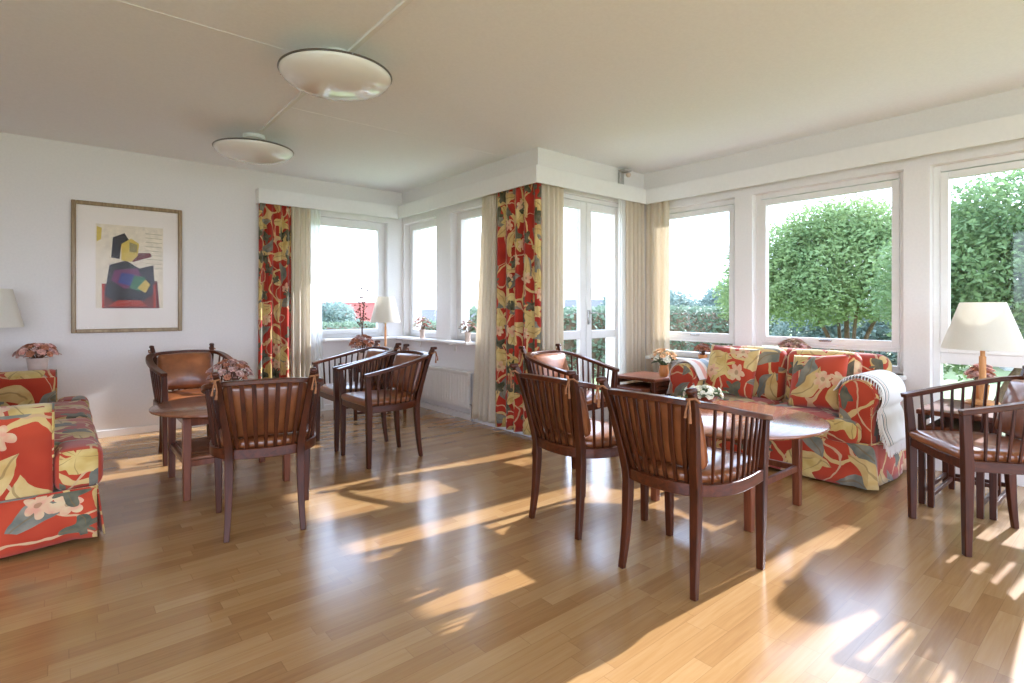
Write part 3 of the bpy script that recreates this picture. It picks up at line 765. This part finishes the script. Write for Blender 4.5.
pillow('red floral scatter pillow with a yellow leaf next to the throw-covered arm', (4.16, 1.572, .635), (R(-5), R(21), R(-8)), .40, .14, 5)

# throw over the right arm and cover over the left arm of the right sofa -----------------------
def arm_cloth(name, label, cat, s, x0, x1, i0, i1, drop_in, drop_out, mat, fringe, lift=.012, W_=1.50, aw=.22, ah=.70, rz=PI, loc=(4.245, 1.905, 0)):
    inn = W_/2-aw
    pr = arm_profile(aw, ah, s)[1:-1]
    cy = s*aw*.5; path = []
    c = Vector((s*aw*.52, ah-.115))
    for y, z in pr[i0:i1]:
        d = (Vector((y, z))-c).normalized(); path.append(Vector((0, s*inn+y+d.x*lift, z+d.y*lift)))
    a, b = path[0], path[-1]
    for k in range(1, 6): path.insert(0, a+Vector((0, -s*.004*k, -drop_in*k/5)))
    for k in range(1, 9): path.append(b+Vector((0, s*.006*k+s*.004*math.sin(k), -drop_out*k/8)))
    path = interp([tuple(p) for p in path], 40)
    t = thing(name, label, cat, loc, rz)
    mb = MB()
    def fn(u, v):
        p = path[round(v*40)]; x = x0+(x1-x0)*u
        wv = .006*math.sin(v*26+u*9)*(1 if v > .6 else .3)
        n = Vector((0, p.y-s*inn-c.x, p.z-c.y)).normalized()
        return (x+.010*math.sin(v*11), p.y+n.y*(.004+wv*.5)+s*.003*(1+math.sin(u*22))*max(0, v-.6)*2, p.z+n.z*.004)
    mb.grid(fn, 40, 40, lambda u, v: (1-u, v)); mb.build('cloth', M[mat], t, solid=.006, smooth=70)
    if fringe:
        mb = MB(); random.seed(4)
        for k in range(46):
            v = .16+.84*k/45; p = Vector(fn(1, v)); n = Vector((0, p.y-s*inn-c.x, p.z-c.y)).normalized()
            e_ = Vector((.010+random.random()*.012, random.uniform(-.006, .006), -.045-random.random()*.02))
            mb.tube([p, p+Vector((.012, 0, -.010)), p+e_], [.003, .003, .002], 4)
        for k in range(46):
            u = k/45; p = Vector(fn(u, 1)); mb.tube([p, p+Vector((random.uniform(-.006, .006), s*.004, -.03)), p+Vector((random.uniform(-.01, .01), s*.006, -.055-random.random()*.02))], [.003, .003, .002], 4)
        mb.build('fringe', M['throw'], t, smooth=60)
    return t
arm_cloth('striped_throw', 'white fringed throw with dark stripes draped over the right arm of the sofa', 'throw', 1, -.22, .245, 3, 16, .02, .22, 'throw', True, lift=.016)
arm_cloth('striped_arm_cover', 'pastel striped cloth laid over the far left arm of the sofa', 'throw', -1, -.10, .25, 3, 15, .05, .12, 'armcover', False)

# ================================================================== CURTAINS
def curtain(name, label, top, bot, z0, z1, folds, amp, mat, seed=0, sheer=False):
    random.seed(seed); ph = [random.uniform(-.5, .5) for _ in range(64)]
    T = interp([(*p, 0) for p in top], 200); B = interp([(*p, 0) for p in bot], 200)
    Lg = sum((b-a).length for a, b in zip(T, T[1:]))
    def fn(u, v):
        i = min(200, round(u*200)); p = T[i].lerp(B[i], v**1.2)
        j = min(199, max(1, i)); tg = (T[j+1]-T[j-1]).lerp(B[j+1]-B[j-1], v).normalized(); n = Vector((tg.y, -tg.x, 0))
        a = u*folds*2*PI; s = math.sin(a+ph[int(u*folds) % 64]*.6+.5*math.sin(a*.37+v*1.5)); s = math.copysign(abs(s)**.8, s)
        am = amp*(.55+.45*v)*(.8+.3*ph[(int(u*folds)+7) % 64])
        p = p+n*s*am
        if v < .03: p = p+n*.008*math.sin(a*4)
        return (p.x, p.y, z1+(z0-z1)*v)
    mb = MB(); mb.grid(fn, 200, 30, lambda u, v: (u*Lg*1.7*1.15, (z1+(z0-z1)*v)*1.15))
    o = mb.build(name, M[mat], None, solid=.003 if not sheer else 0, smooth=80, uvoff=(seed*.77, seed*.31), recalc=False)
    return tag(o, label, 'curtain')
ZT = P1-.03
curtain('floral_curtain', 'red floral curtain hanging at the far left of the bay', [(1.57, 5.985), (1.90, 5.985)], [(1.555, 5.985), (1.90, 5.985)], .03, ZT, 3.8, .042, 'floral_curtain', 3)
curtain('cream_curtain', 'cream curtain beside the far left floral curtain', [(1.90, 5.99), (2.10, 5.99)], [(1.90, 5.99), (2.10, 5.99)], .03, ZT, 3.4, .034, 'cream', 4)
curtain('sheer_curtain', 'thin white sheer curtain at the edge of the wide bay window', [(2.09, 6.0), (2.215, 6.0)], [(2.10, 6.0), (2.25, 6.0)], .03, ZT, 3, .014, 'sheer', 5, True)
curtain('cream_curtain', 'cream curtain left of the floral one at the projecting wall corner', [(3.195, 4.27), (3.195, 4.055)], [(3.18, 4.42), (3.19, 4.065)], .05, ZT, 4.2, .036, 'cream', 6)
curtain('floral_curtain', 'red floral curtain hanging on the projecting wall corner', [(3.195, 4.04), (3.195, 3.56), (3.205, 3.50), (3.245, 3.488)], [(3.19, 4.05), (3.19, 3.56), (3.20, 3.50), (3.245, 3.485)], .035, ZT, 4.6, .044, 'floral_curtain', 7)
curtain('cream_curtain', 'cream curtain between the floral corner curtain and the glazed door', [(3.25, 3.492), (3.51, 3.492)], [(3.25, 3.492), (3.50, 3.492)], .04, ZT, 4.3, .032, 'cream', 8)
curtain('sheer_curtain', 'thin white sheer curtain at the right side of the glazed door', [(4.31, 3.50), (4.42, 3.50)], [(4.29, 3.49), (4.42, 3.49)], .04, ZT, 3, .012, 'sheer', 9, True)
curtain('cream_curtain', 'cream curtain in the inner corner right of the glazed door', [(4.42, 3.492), (4.70, 3.49)], [(4.42, 3.492), (4.70, 3.49)], .04, ZT, 4.3, .034, 'cream', 10)
curtain('cream_curtain', 'cream curtain in the inner corner at the left end of the sofa windows', [(4.742, 3.47), (4.742, 3.20)], [(4.742, 3.47), (4.742, 3.20)], .04, ZT, 3.7, .032, 'cream', 11)

# ================================================================== CEILING LAMPS
def dish_lamp(label, x, y):
    t = thing('ceiling_lamp', label, 'ceiling lamp', (x, y, H), 0, 'dish ceiling lamps')
    r = .303; zr = -.118
    pr = [(r*math.sin(R(90)*k/12)*1.0, zr-.095*math.cos(R(90)*k/12)) for k in range(13)]
    inner = [(p[0]-.004 if p[0] > .01 else 0, p[1]+.005) for p in reversed(pr)]
    MB().lathe(pr+inner, 64).build('glass_dish', M['opal'], t, smooth=60)
    mb = MB(); mb.tube([(r*math.cos(2*PI*i/64), r*math.sin(2*PI*i/64), zr+.002) for i in range(64)], .006, 8, closed=True); mb.build('rim', M['darksteel'], t, smooth=60)
    MB().lathe([(0, 0), (.085, 0), (.085, -.03), (.03, -.036), (.03, -.12), (0, -.12)], 32).build('ceiling_mount', M['white'], t)
    for k in range(3):
        a = 2*PI*k/3+.4; mb = MB(); mb.tube([(.03*math.cos(a), .03*math.sin(a), -.05), (.312*math.cos(a), .312*math.sin(a), zr-.002)], .003, 6); mb.build('support_arm', M['chrome'], t)
    return t
dish_lamp('white glass dish ceiling lamp nearer the camera, mid conduit', 1.192, 2.98)
dish_lamp('white glass dish ceiling lamp at the far end of the conduit', 1.23, 4.83)

# ================================================================== TABLE LAMPS
def table_lamp(label, x, y, z, zs0, zs1, r0, r1, stem=.014, mat='lampwood'):
    t = thing('table_lamp', label, 'lamp', (x, y, z))
    MB().lathe([(0, 0), (.085, 0), (.088, .006), (.08, .018), (.03, .028), (0, .028)], 40).build('base', M[mat], t)
    h = zs0-z
    MB().lathe([(0, .02), (stem, .02), (stem, h-.05), (stem*.7, h-.045), (stem*.7, h-.01), (0, h-.01)], 20).build('stem', M[mat], t)
    mb = MB(); mb.lathe([(0, h-.02), (.012, h-.02), (.012, h+.02), (.018, h+.03), (.018, h+.07), (0, h+.07)], 16)
    for k in range(3):
        a = 2*PI*k/3; mb.tube([(0, 0, zs1-z-.03), (r1*.99*math.cos(a), r1*.99*math.sin(a), zs1-z-.004)], .002, 5)
    mb.tube([(0, 0, h+.05), (0, 0, zs1-z-.03)], .004, 6)
    mb.build('lamp_holder', M['brass'], t)
    mb = MB(); mb.tube([(0, 0, h-.005), (-.03, -.03, h-.005)], .004, 6); mb.ico((-.032, -.032, h-.005), .008, 2); mb.build('switch', M['grey'], t)
    sh = MB().lathe([(r0, h), (r1, zs1-z), (r1-.003, zs1-z), (r0-.003, h)], 64); sh.f += [(i*4+3, ((i+1) % 64)*4+3, ((i+1) % 64)*4, i*4) for i in range(64)]
    s_ = sh.build('lamp_shade', M['shade'], t, smooth=40)
    return t
table_lamp('large table lamp with a cream conical shade at the right window', 4.42, .71, .56, .905, 1.195, .208, .112, .018)
table_lamp('small table lamp with a cream shade and wooden stem in the bay corner', 2.78, 5.55, .56, 1.00, 1.285, .165, .095, .012)
table_lamp('table lamp with a white shade at the left edge behind the sofa', -.42, 5.80, .60, 1.01, 1.31, .19, .12, .014)

# ================================================================== FLOWERS
def petal_bloom(r, n=9, seed=0, layers=3):
    random.seed(seed); mb = MB(); mb.ico((0, 0, 0), r*.42, 2, .1)
    for l in range(layers):
        rr = r*(.55+.45*l/(max(1, layers-1))); op = .25+.5*l
        for i in range(n):
            a = 2*PI*i/n+l*.4+random.uniform(-.1, .1)
            def fn(u, v):
                wd = .55*rr*math.sin(PI*min(.95, .15+.8*v))*(2*u-1)
                b = op*v; rad = rr*(.25+.75*math.sin(min(1.5, b+.35))*v); z = rr*(.9*v*math.cos(b*.9)-.35)
                return (rad*math.cos(a)-wd*math.sin(a), rad*math.sin(a)+wd*math.cos(a), z+.12*rr*(2*u-1)**2)
            mb.grid(fn, 3, 4)
    return mb
def leaf_mb(Ln, wd):
    mb = MB(); mb.grid(lambda u, v: ((2*u-1)*wd/2*math.sin(PI*(.06+.9*v)), v*Ln, .25*wd*(2*u-1)**2-.25*Ln*v*v), 4, 6); return mb
def bouquet(name, label, cat, loc, vase, vmat, blooms, bmat, bsize, spread, top, leaves=10, lmat='leafgreen', nmesh=3, seed=1, stemmat='stem', flat=1.0, lsize=.05):
    """vase: lathe profile; blooms: count; spread: radius; top: (z0,z1) of bloom shell"""
    t = thing(name, label, cat, loc); random.seed(seed)
    MB().lathe(vase, 40).build('vase' if 'vase' in name else 'pot', M[vmat], t, smooth=50)
    zb = max(z for r, z in vase)
    pos = []
    for i in range(blooms):
        f = (i+.5)/blooms; ph = i*2.39996
        th = math.acos(1-f*1.05) if f < .95 else 1.6
        rr = spread*(.85+.2*random.random())
        pos.append(Vector((rr*math.sin(th)*math.cos(ph), rr*math.sin(th)*math.sin(ph), top[0]+(top[1]-top[0])*math.cos(th)*flat)))
    mb = MB()
    for p in pos: mb.tube([(p.x*.08, p.y*.08, zb-.02), (p.x*.5, p.y*.5, (zb+p.z)/2), tuple(p)], .0022, 5)
    mb.build('stems', M[stemmat], t, smooth=60)
    mats = bmat if isinstance(bmat, list) else [bmat]
    protos = []
    for k in range(nmesh):
        o = petal_bloom(bsize*(.85+.15*k), 7, seed+k, 3).build('bloom', M[mats[k % len(mats)]], t, smooth=60, solid=0); protos.append(o)
    for i, p in enumerate(pos):
        o = protos[i % nmesh] if i < nmesh else protos[i % nmesh].copy()
        if i >= nmesh: COL.objects.link(o); o.parent = t
        o.location = p; d = Vector((p.x, p.y, (p.z-zb)+.03)).normalized(); o.rotation_euler = d.to_track_quat('Z', 'Y').to_euler()
        s_ = random.uniform(.85, 1.15); o.scale = (s_, s_, s_)
    if leaves:
        lm = leaf_mb(lsize, lsize*.45); first = None
        for i in range(leaves):
            if first is None: first = o = lm.build('leaf', M[lmat], t, smooth=60, solid=.001)
            else:
                o = first.copy(); COL.objects.link(o); o.parent = t
            a = i*2.4; rr = spread*random.uniform(.3, .8)
            o.location = (rr*math.cos(a), rr*math.sin(a), zb+(top[0]-zb)*random.uniform(.4, 1.1)); o.rotation_euler = (random.uniform(-.2, .7), 0, a-PI/2)
    return t
VASE = [(0, 0), (.032, 0), (.040, .012), (.044, .05), (.036, .085), (.040, .10), (.037, .10), (.033, .085), (.040, .05), (.034, .012), (0, .008)]
POT = [(0, 0), (.050, 0), (.056, .01), (.072, .13), (.076, .14), (.072, .14), (.066, .12), (0, .12)]
SMALL = [(0, 0), (.026, 0), (.030, .01), (.026, .05), (.036, .10), (.033, .10), (.024, .05), (.026, .012), (0, .008)]
BOWL = [(0, 0), (.05, 0), (.085, .025), (.095, .05), (.090, .05), (.08, .03), (0, .012)]
bouquet('rose_vase', 'bunch of peach roses in a small terracotta vase on the side table by the sofa', 'flowers', (4.06, 2.79, .56), VASE, 'terra', 22, ['peach', 'peach', 'cream_petal'], .030, .105, (.15, .235), 26, seed=2)
bouquet('flower_bowl', 'low red bowl of white flowers and greenery on the larger round table', 'flowers', (3.33, 1.98, .52), BOWL, 'redbowl', 26, ['cream_petal'], .023, .125, (.06, .105), 50, seed=3, flat=1, lmat='leafgreen', lsize=.07)
bouquet('dried_flower_pot', 'pot of dusky dried flowers standing on the smaller round table', 'flowers', (.875, 4.03, .52), [(r*.8, z*.75) for r, z in POT], 'palepot', 34, ['dusky', 'brownrose', 'dusky'], .026, .135, (.17, .29), 10, seed=4, stemmat='twig', lmat='dusky')
bouquet('dried_flower_pot', 'pale pot of dried mauve flowers behind the far arm of the left sofa', 'flowers', (-.15, 5.76, .60), [(r*.95, z*1.15) for r, z in POT], 'palepot', 34, ['dusky', 'brownrose', 'pinkdry'], .027, .135, (.19, .27), 10, seed=5, stemmat='twig', lmat='dusky')
bv = bouquet('dried_flower_vase', 'vase of brown dried roses and a tall sprig beside the small bay lamp', 'flowers', (2.475, 5.48, .56), [(r*1.1, z*1.2) for r, z in VASE], 'palepot', 26, ['brownrose', 'dusky', 'brownrose'], .034, .115, (.20, .31), 6, seed=6, stemmat='twig', lmat='dusky')
random.seed(9); mb = MB(); mbb = MB()
for k in range(5):
    p = Vector((0, 0, .15)); pts = [p.copy()]; tg = Vector((random.uniform(-.12, .06), random.uniform(-.08, .08), random.uniform(.45, .66)))
    for j in range(1, 7):
        f = j/6; q_ = Vector((tg.x*f*f, tg.y*f*f, .15+tg.z*f)); pts.append(q_)
        if j > 2:
            for _ in range(3):
                e_ = q_+Vector((random.uniform(-.05, .05), random.uniform(-.05, .05), random.uniform(-.01, .04))); mb.tube([q_, e_], .0018, 4); mbb.ico(e_, .010, 1, .3)
    mb.tube(pts, [.004-.0004*i for i in range(7)], 5)
mb.build('tall_sprig', M['twig'], bv, smooth=60); mbb.build('blossoms', M['twig'], bv, smooth=60)
bouquet('flower_vase', 'small vase of pink dried flowers on the bay sill between the narrow windows', 'flowers', (3.165, 5.40, .815), SMALL, 'palepot', 18, ['pinkdry', 'pinkdry', 'cream_petal'], .024, .095, (.15, .24), 8, seed=7, stemmat='twig', lmat='dusky')
bouquet('flower_vase', 'small vase of greyish dried flowers on the bay sill next to the cream curtain', 'flowers', (3.165, 4.50, .815), SMALL, 'palepot', 14, ['hydrangea', 'dusky', 'hydrangea'], .022, .085, (.13, .22), 12, seed=8, stemmat='twig', lmat='leafgreen')
bouquet('dried_flower_pot', 'round brown dried rose ball on the sill behind the left end of the sofa', 'flowers', (4.755, 2.83, .66), [(r*.6, z*.35) for r, z in POT], 'terra', 30, ['brownrose', 'dusky', 'brownrose'], .026, .062, (.09, .15), 0, seed=9, stemmat='twig')
bouquet('dried_flower_pot', 'greyish dried hydrangea bunch on the sill behind the middle of the sofa', 'flowers', (4.765, 1.99, .66), [(r*.8, z*.6) for r, z in POT], 'palepot', 44, ['hydrangea', 'hydrangea', 'dusky'], .028, .10, (.13, .235), 0, seed=10, stemmat='twig').scale = (.8, 1.25, 1)
bouquet('dried_flower_pot', 'small wreath-like ball of dried pink roses behind the large lamp', 'flowers', (4.56, .74, .56), [(r*.6, z*.75) for r, z in POT], 'terra', 26, ['brownrose', 'pinkdry', 'dusky'], .026, .070, (.15, .235), 0, seed=11, stemmat='twig')

# ================================================================== PICTURE
pt = thing('framed_picture', 'gold-framed print with a wide pale mat hanging on the left wall', 'picture', (.474, YL, 1.52))
hw_, hh = .414, .58
mb = MB(); rect_frame(mb, 'y', -.032, -.002, -hw_, hw_, -hh, hh, .034); mb.build('frame', M['goldframe'], pt, bevel=.006)
MB().box(-hw_+.03, hw_-.03, -.014, -.004, -hh+.03, hh-.03).build('mat_board', M['paper'], pt, smooth=0)
ART = {'cream': lin(226, 214, 192), 'black': lin(38, 34, 40), 'blue': lin(52, 62, 130), 'red': lin(172, 58, 40), 'maroon': lin(104, 36, 30), 'green': lin(58, 112, 84), 'yellow': lin(208, 182, 84), 'purple': lin(112, 52, 96), 'olive': lin(150, 140, 92)}
names = list(ART); mats = [plain('print_ink_'+k_, c_, .7, 30, .10) for k_, c_ in ART.items()]
mb = MB(); mb.box(-.245, .26, -.0155, -.014, -.36, .39, mi=0)
lay = [0]
def shape(col, pts):
    lay[0] += 1; y = -.0156-.00012*lay[0]; n = len(pts); pts = [(x*1.22, z*1.13+.005) for x, z in pts]
    mb.add([(x, y, z) for x, z in pts]+[(x, -.0150, z) for x, z in pts], [tuple(range(n))]+[(i, (i+1) % n, n+(i+1) % n, n+i) for i in range(n)], mi=names.index(col))
def blob(col, cx, cz, rx, rz, seed, n=26, jag=.12, rot=0):
    random.seed(seed); pts = []
    for i in range(n):
        a = 2*PI*i/n; k_ = 1+jag*math.sin(3*a+seed)+jag*.5*random.uniform(-1, 1); x, z = rx*k_*math.cos(a), rz*k_*math.sin(a)
        pts.append((cx+x*math.cos(rot)-z*math.sin(rot), cz+x*math.sin(rot)+z*math.cos(rot)))
    shape(col, pts)
for i in range(9): shape('olive', [(.10, .29-.035*i), (.205, .286-.035*i), (.205, .283-.035*i), (.10, .287-.035*i)])
shape('yellow', [(-.195, .32), (-.165, .31), (-.17, .22), (-.195, .2)])
shape('maroon', [(-.165, -.325), (.19, -.325), (.175, -.10), (.13, -.10), (.12, -.2), (-.12, -.2), (-.13, -.13), (-.165, -.13)])
shape('black', [(-.15, -.22), (-.12, .02), (-.02, .06), (.06, .0), (.15, .03), (.16, -.20), (.06, -.29), (-.08, -.29)])
shape('purple', [(-.09, -.02), (.05, .0), (.09, -.12), (-.03, -.17), (-.11, -.10)]); shape('blue', [(-.05, -.04), (.03, -.05), (.02, -.15), (-.07, -.12)])
shape('green', [(.03, -.06), (.10, -.07), (.07, -.19), (.0, -.16)]); shape('maroon', [(.02, .05), (.14, .10), (.13, .13), (.0, .12)])
shape('black', [(-.11, .08), (-.10, .24), (-.03, .28), (.0, .22), (-.05, .18), (-.06, .07)]); shape('yellow', [(-.05, .06), (-.05, .19), (.01, .24), (.06, .20), (.05, .10), (.01, .05)]); shape('olive', [(.0, .13), (.0, .21), (.05, .19), (.045, .13)])
shape('yellow', [(.05, -.16), (.10, -.09), (.13, -.13), (.10, -.20)]); shape('red', [(-.13, -.31), (.11, -.31), (.07, -.26), (-.07, -.26)])
for s in (-1, 1): shape('red', [(s*.15, -.13), (s*.165, -.13), (s*.165, -.32), (s*.15, -.32)])
tag(mb.build('print', mats, pt, smooth=0, recalc=False), 'abstract print of dark, red and yellow shapes')
MB().box(-hw_+.03, hw_-.03, -.0215, -.0195, -hh+.03, hh-.03).build('glass_pane', M['picture_glass'], pt, smooth=0)

# small fitting high on the wall above the glazed door
t = thing('wall_sensor', 'small grey sensor mounted above the pelmet near the inner corner', 'sensor', (4.40, YC, 2.50))
MB().rbox(-.035, .035, -.03, 0, -.09, .05, .008, 3).build('housing', M['grey'], t)
mb = MB(); mb.rbox(-.055, .055, -.11, -.02, .045, .065, .008, 3); mb.build('bracket', M['grey'], t)
mb = MB(); mb.ico((.045, -.075, .02), .026, 2); mb.build('lens', M['palepot'], t)

# ================================================================== OUTSIDE
mb = MB(); mb.box(XD+.26, 34, -24, 30, -.42, -.30); mb.box(-8, XD+.26, YL+.26, 30, -.42, -.30); mb.box(XB+.26, XD+.26, YC+.26, YL+.26, -.42, -.30); mb.box(-24, XD+.26, -24, YA-.26, -.42, -.30); mb.box(-24, XA-.26, YA-.26, 30, -.42, -.30)
tag(mb.build('lawn', M['lawn'], None, smooth=0), 'sunlit lawn outside the windows', 'lawn', None, 'structure')
mb = MB(); mb.box(-150, 200, 30, 260, -3.6, -3.4); mb.box(34, 200, -100, 30, -3.6, -3.4)
tag(mb.build('far_land', M['farground'], None, smooth=0), 'hazy flat land in the distance', 'land', None, 'structure')

def leaf_cloud(blobs, n, size, seed):
    random.seed(seed); V = []; F = []
    wts = [b_[3]*b_[4]*b_[5] for b_ in blobs]
    for i in range(n):
        b_ = random.choices(blobs, wts)[0]
        d = Vector((random.gauss(0, 1), random.gauss(0, 1), random.gauss(0, 1))).normalized(); r = random.random()**.36
        r *= .88+.2*noise.noise(d*2.6+Vector((b_[0], b_[1], b_[2])))
        c = Vector((b_[0]+d.x*r*b_[3], b_[1]+d.y*r*b_[4], b_[2]+d.z*r*b_[5]))
        u = Vector((random.gauss(0, 1), random.gauss(0, 1), random.gauss(0, .7))).normalized(); v = u.cross(Vector((random.gauss(0, 1), random.gauss(0, 1), random.gauss(0, 1)))).normalized()
        s_ = size*random.uniform(.6, 1.3); k_ = len(V)
        V += [c-u*s_, c+v*s_*.45+u*s_*.1, c+u*s_, c-v*s_*.45+u*s_*.1]; F.append((k_, k_+1, k_+2, k_+3))
    return MB().add(V, F)
def tree(label, x, y, h_, blobs, n, size, mat, trunks, seed, name='garden_tree'):
    t = thing(name, label, 'tree', (x, y, -.30)); random.seed(seed)
    mb = MB()
    for (dx, dy, tx, ty, tz, r) in trunks:
        pts = interp([(dx, dy, 0), (dx+(tx-dx)*.35, dy+(ty-dy)*.3, tz*.4), (tx*.9, ty*.9, tz*.75), (tx, ty, tz)], 10)
        mb.tube(pts, [r*(1-.065*i) for i in range(11)], 9)
    mb.build('trunk', M['bark'], t, smooth=60)
    leaf_cloud(blobs, n, size, seed).build('crown', M[mat], t, smooth=0, recalc=False)
    return t
# middle window tree: many thin stems, rounded crown
d = Vector((1.105, .366)); c = d*10.6
tree('broad round tree with several slim trunks outside the middle window', c.x, c.y, 3.7,
     [(0, 0, 2.25, 1.4, 1.7, 1.25), (-.5, 1.2, 2.2, 1.0, 1.1, 1.15), (.5, -1.2, 2.3, .95, 1.1, 1.2), (0, .1, 3.0, 1.0, 1.3, .68), (-.2, -1.7, 1.8, .8, .8, .8), (.1, 2.0, 1.75, .8, .9, .8), (-.9, .3, 1.7, .7, .9, .7)], 60000, .046, 'tree1',
     [(-.05, .1, -.5, .7, 2.3, .05), (.05, -.1, .3, -.7, 2.3, .05), (0, 0, .1, .1, 2.7, .06), (.1, .15, .5, .4, 2.2, .045), (-.1, -.1, -.3, -.3, 2.3, .045)], 21)
c = Vector((1.28, .215))*6.6
tree('dense tree outside the tall right window', c.x, c.y, 3.8,
     [(0, 0, 2.1, 1.4, 1.5, 1.2), (.3, -1.3, 2.2, 1.2, 1.3, 1.1), (-.2, .3, 1.5, .8, .7, .9), (0, -.4, 2.9, 1.2, 1.2, .75), (.5, -2.6, 2.0, 1.2, 1.3, 1.1)], 52000, .045, 'tree2',
     [(0, 0, .1, -.3, 2.3, .10), (.1, -.1, .3, -1.2, 2.2, .07)], 22).scale = (.85, .85, .85)
c = Vector((.955, .50))*20
tree('bluish bushy tree beyond the hedge outside the corner window', c.x, c.y, 2.6,
     [(0, 0, 1.5, 1.5, 1.5, 1.2), (.9, -.8, 1.2, 1.1, 1.1, 1.1), (-.6, 1.0, 1.1, .9, .9, .9)], 16000, .07, 'tree3', [(0, 0, 0, 0, 1.6, .12)], 23)
c = Vector((.868, .578))*17.5
tree('small bluish tree beyond the hedge beside the corner curtain', c.x, c.y, 2.2, [(0, 0, 1.2, 1.0, 1.0, 1.0), (-.5, .6, .9, .8, .8, .8)], 9000, .07, 'tree3', [(0, 0, 0, 0, 1.3, .09)], 24)
c = Vector((.79, .642))*24
tree('distant tree seen through the right leaf of the glazed door', c.x, c.y, 2.2, [(0, 0, 1.4, .9, .9, 1.1), (.2, .4, 1.0, .9, .9, .8)], 6000, .08, 'tree3', [(0, 0, 0, 0, 1.3, .09)], 25)
c = Vector((.385, .985))*22
tree('pale leafy tree seen at the left of the wide bay window', c.x, c.y, 2.2, [(0, 0, .9, 1.2, 1.2, 1.0), (-.8, .4, .7, 1.1, 1.1, .9), (.8, .2, .4, .9, .9, .7)], 9000, .08, 'tree3', [(0, 0, 0, 0, 1.1, .1)], 26)
# shrubs behind the middle tree, low and bright
c = Vector((1.18, .34))*14
tree('pale blue-green shrub mass behind the round tree', c.x, c.y, 2.2, [(0, 0, .9, 1.2, 1.9, 1.1), (.2, -.9, 1.0, 1.2, 1.0, 1.1), (0, 1.5, .9, 1.1, 1.4, 1.0)], 16000, .07, 'tree3', [(0, 0, 0, 0, .9, .08)], 27, name='garden_shrub')

def hedge(label, x0, x1, y0, y1, h_, n, seed):
    random.seed(seed); t = thing('hedge', label, 'hedge', ((x0+x1)/2, (y0+y1)/2, -.30))
    a, b = (x1-x0)/2, (y1-y0)/2
    core = MB(); core.rbox(-a+.06, a-.06, -b+.06, b-.06, 0, h_-.08, .1, 3); core.build('branches', M['bark'], t)
    V = []; F = []
    for i in range(n):
        k_ = random.random(); zt = h_*(1+.02*math.sin(i))
        if k_ < .30: p = Vector((random.uniform(-a, a), random.uniform(-b, b), zt))
        elif k_ < .72: p = Vector((random.uniform(-a, a), -b, random.uniform(.0, zt)))
        elif k_ < .82: p = Vector((random.uniform(-a, a), b, random.uniform(.0, zt)))
        else: p = Vector((random.choice((-a, a)), random.uniform(-b, b), random.uniform(0, zt)))
        p += Vector((random.gauss(0, .04), random.gauss(0, .04), random.gauss(0, .03)))
        u = Vector((random.gauss(0, 1), random.gauss(0, 1), random.gauss(0, 1))).normalized(); v = u.orthogonal().normalized(); s_ = random.uniform(.04, .08); q_ = len(V)
        V += [p-u*s_, p+v*s_*.55, p+u*s_, p-v*s_*.55]; F.append((q_, q_+1, q_+2, q_+3))
    MB().add(V, F).build('foliage', M['hedge'], t, smooth=0, recalc=False)
    return t
hedge('clipped hedge across the lawn outside the glazed door', 6.0, 15.5, 7.6, 8.6, 1.42, 9500, 31)
hedge('low hedge outside the bay windows', .5, 9.5, 14.0, 15.0, 1.00, 6500, 32)

def house(label, x, y, z, lx, ly, wh, rh, rz, roof, name='house'):
    t = thing(name, label, 'house', (x, y, z), rz); a, b = lx/2, ly/2
    MB().box(-a, a, -b, b, 0, wh).build('walls', M['render'], t, smooth=0)
    o_ = .35; mb = MB().add([(-a-o_, -b-o_, wh-.1), (a+o_, -b-o_, wh-.1), (a+o_, b+o_, wh-.1), (-a-o_, b+o_, wh-.1), (-a-o_, 0, wh+rh), (a+o_, 0, wh+rh)], [(0, 1, 5, 4), (2, 3, 4, 5), (0, 4, 3), (1, 2, 5), (0, 3, 2, 1)])
    rf = mb.build('roof', M[roof], t, smooth=0)
    MB().box(a*.3, a*.3+.6, -.3, .3, wh+rh*.6, wh+rh+.5).build('chimney', M['render'], rf, smooth=0)
    n = max(2, int(lx/3))
    for i in range(n):
        cx = -a+(i+.5)*lx/n
        MB().box(cx-.55, cx+.55, -b-.04, -b+.02, wh*.45, wh*.45+1.1).build('window', M['darkglass'], t, smooth=0)
    return t
c = Vector((.432, .941))*58; house('distant white house with a red tiled roof seen through the wide bay window', c.x, c.y, -3.4, 9, 7, 3.2, 2.0, R(-22), 'roof')
c = Vector((.535, .875))*72; house('distant white house with a grey roof seen through the narrow bay window', c.x, c.y, -3.4, 12, 7, 2.8, 1.6, R(-28), 'greyroof')
c = Vector((.775, .652))*60; house('distant pale house with a grey roof beyond the hedge at the glazed door', c.x, c.y, -3.4, 9, 7, 3.8, 1.7, R(-45), 'greyroof')
c = Vector((.30, .985))*80; house('distant white house with a grey roof behind the pale tree', c.x, c.y, -3.4, 8, 7, 2.9, 1.6, R(-15), 'greyroof')
c = Vector((18.3, 1.45))
house('white garden shed behind the dense tree at the right window', c.x, c.y, -.30, 2.4, 2.2, 1.5, .5, R(-75), 'greyroof', 'garden_shed')
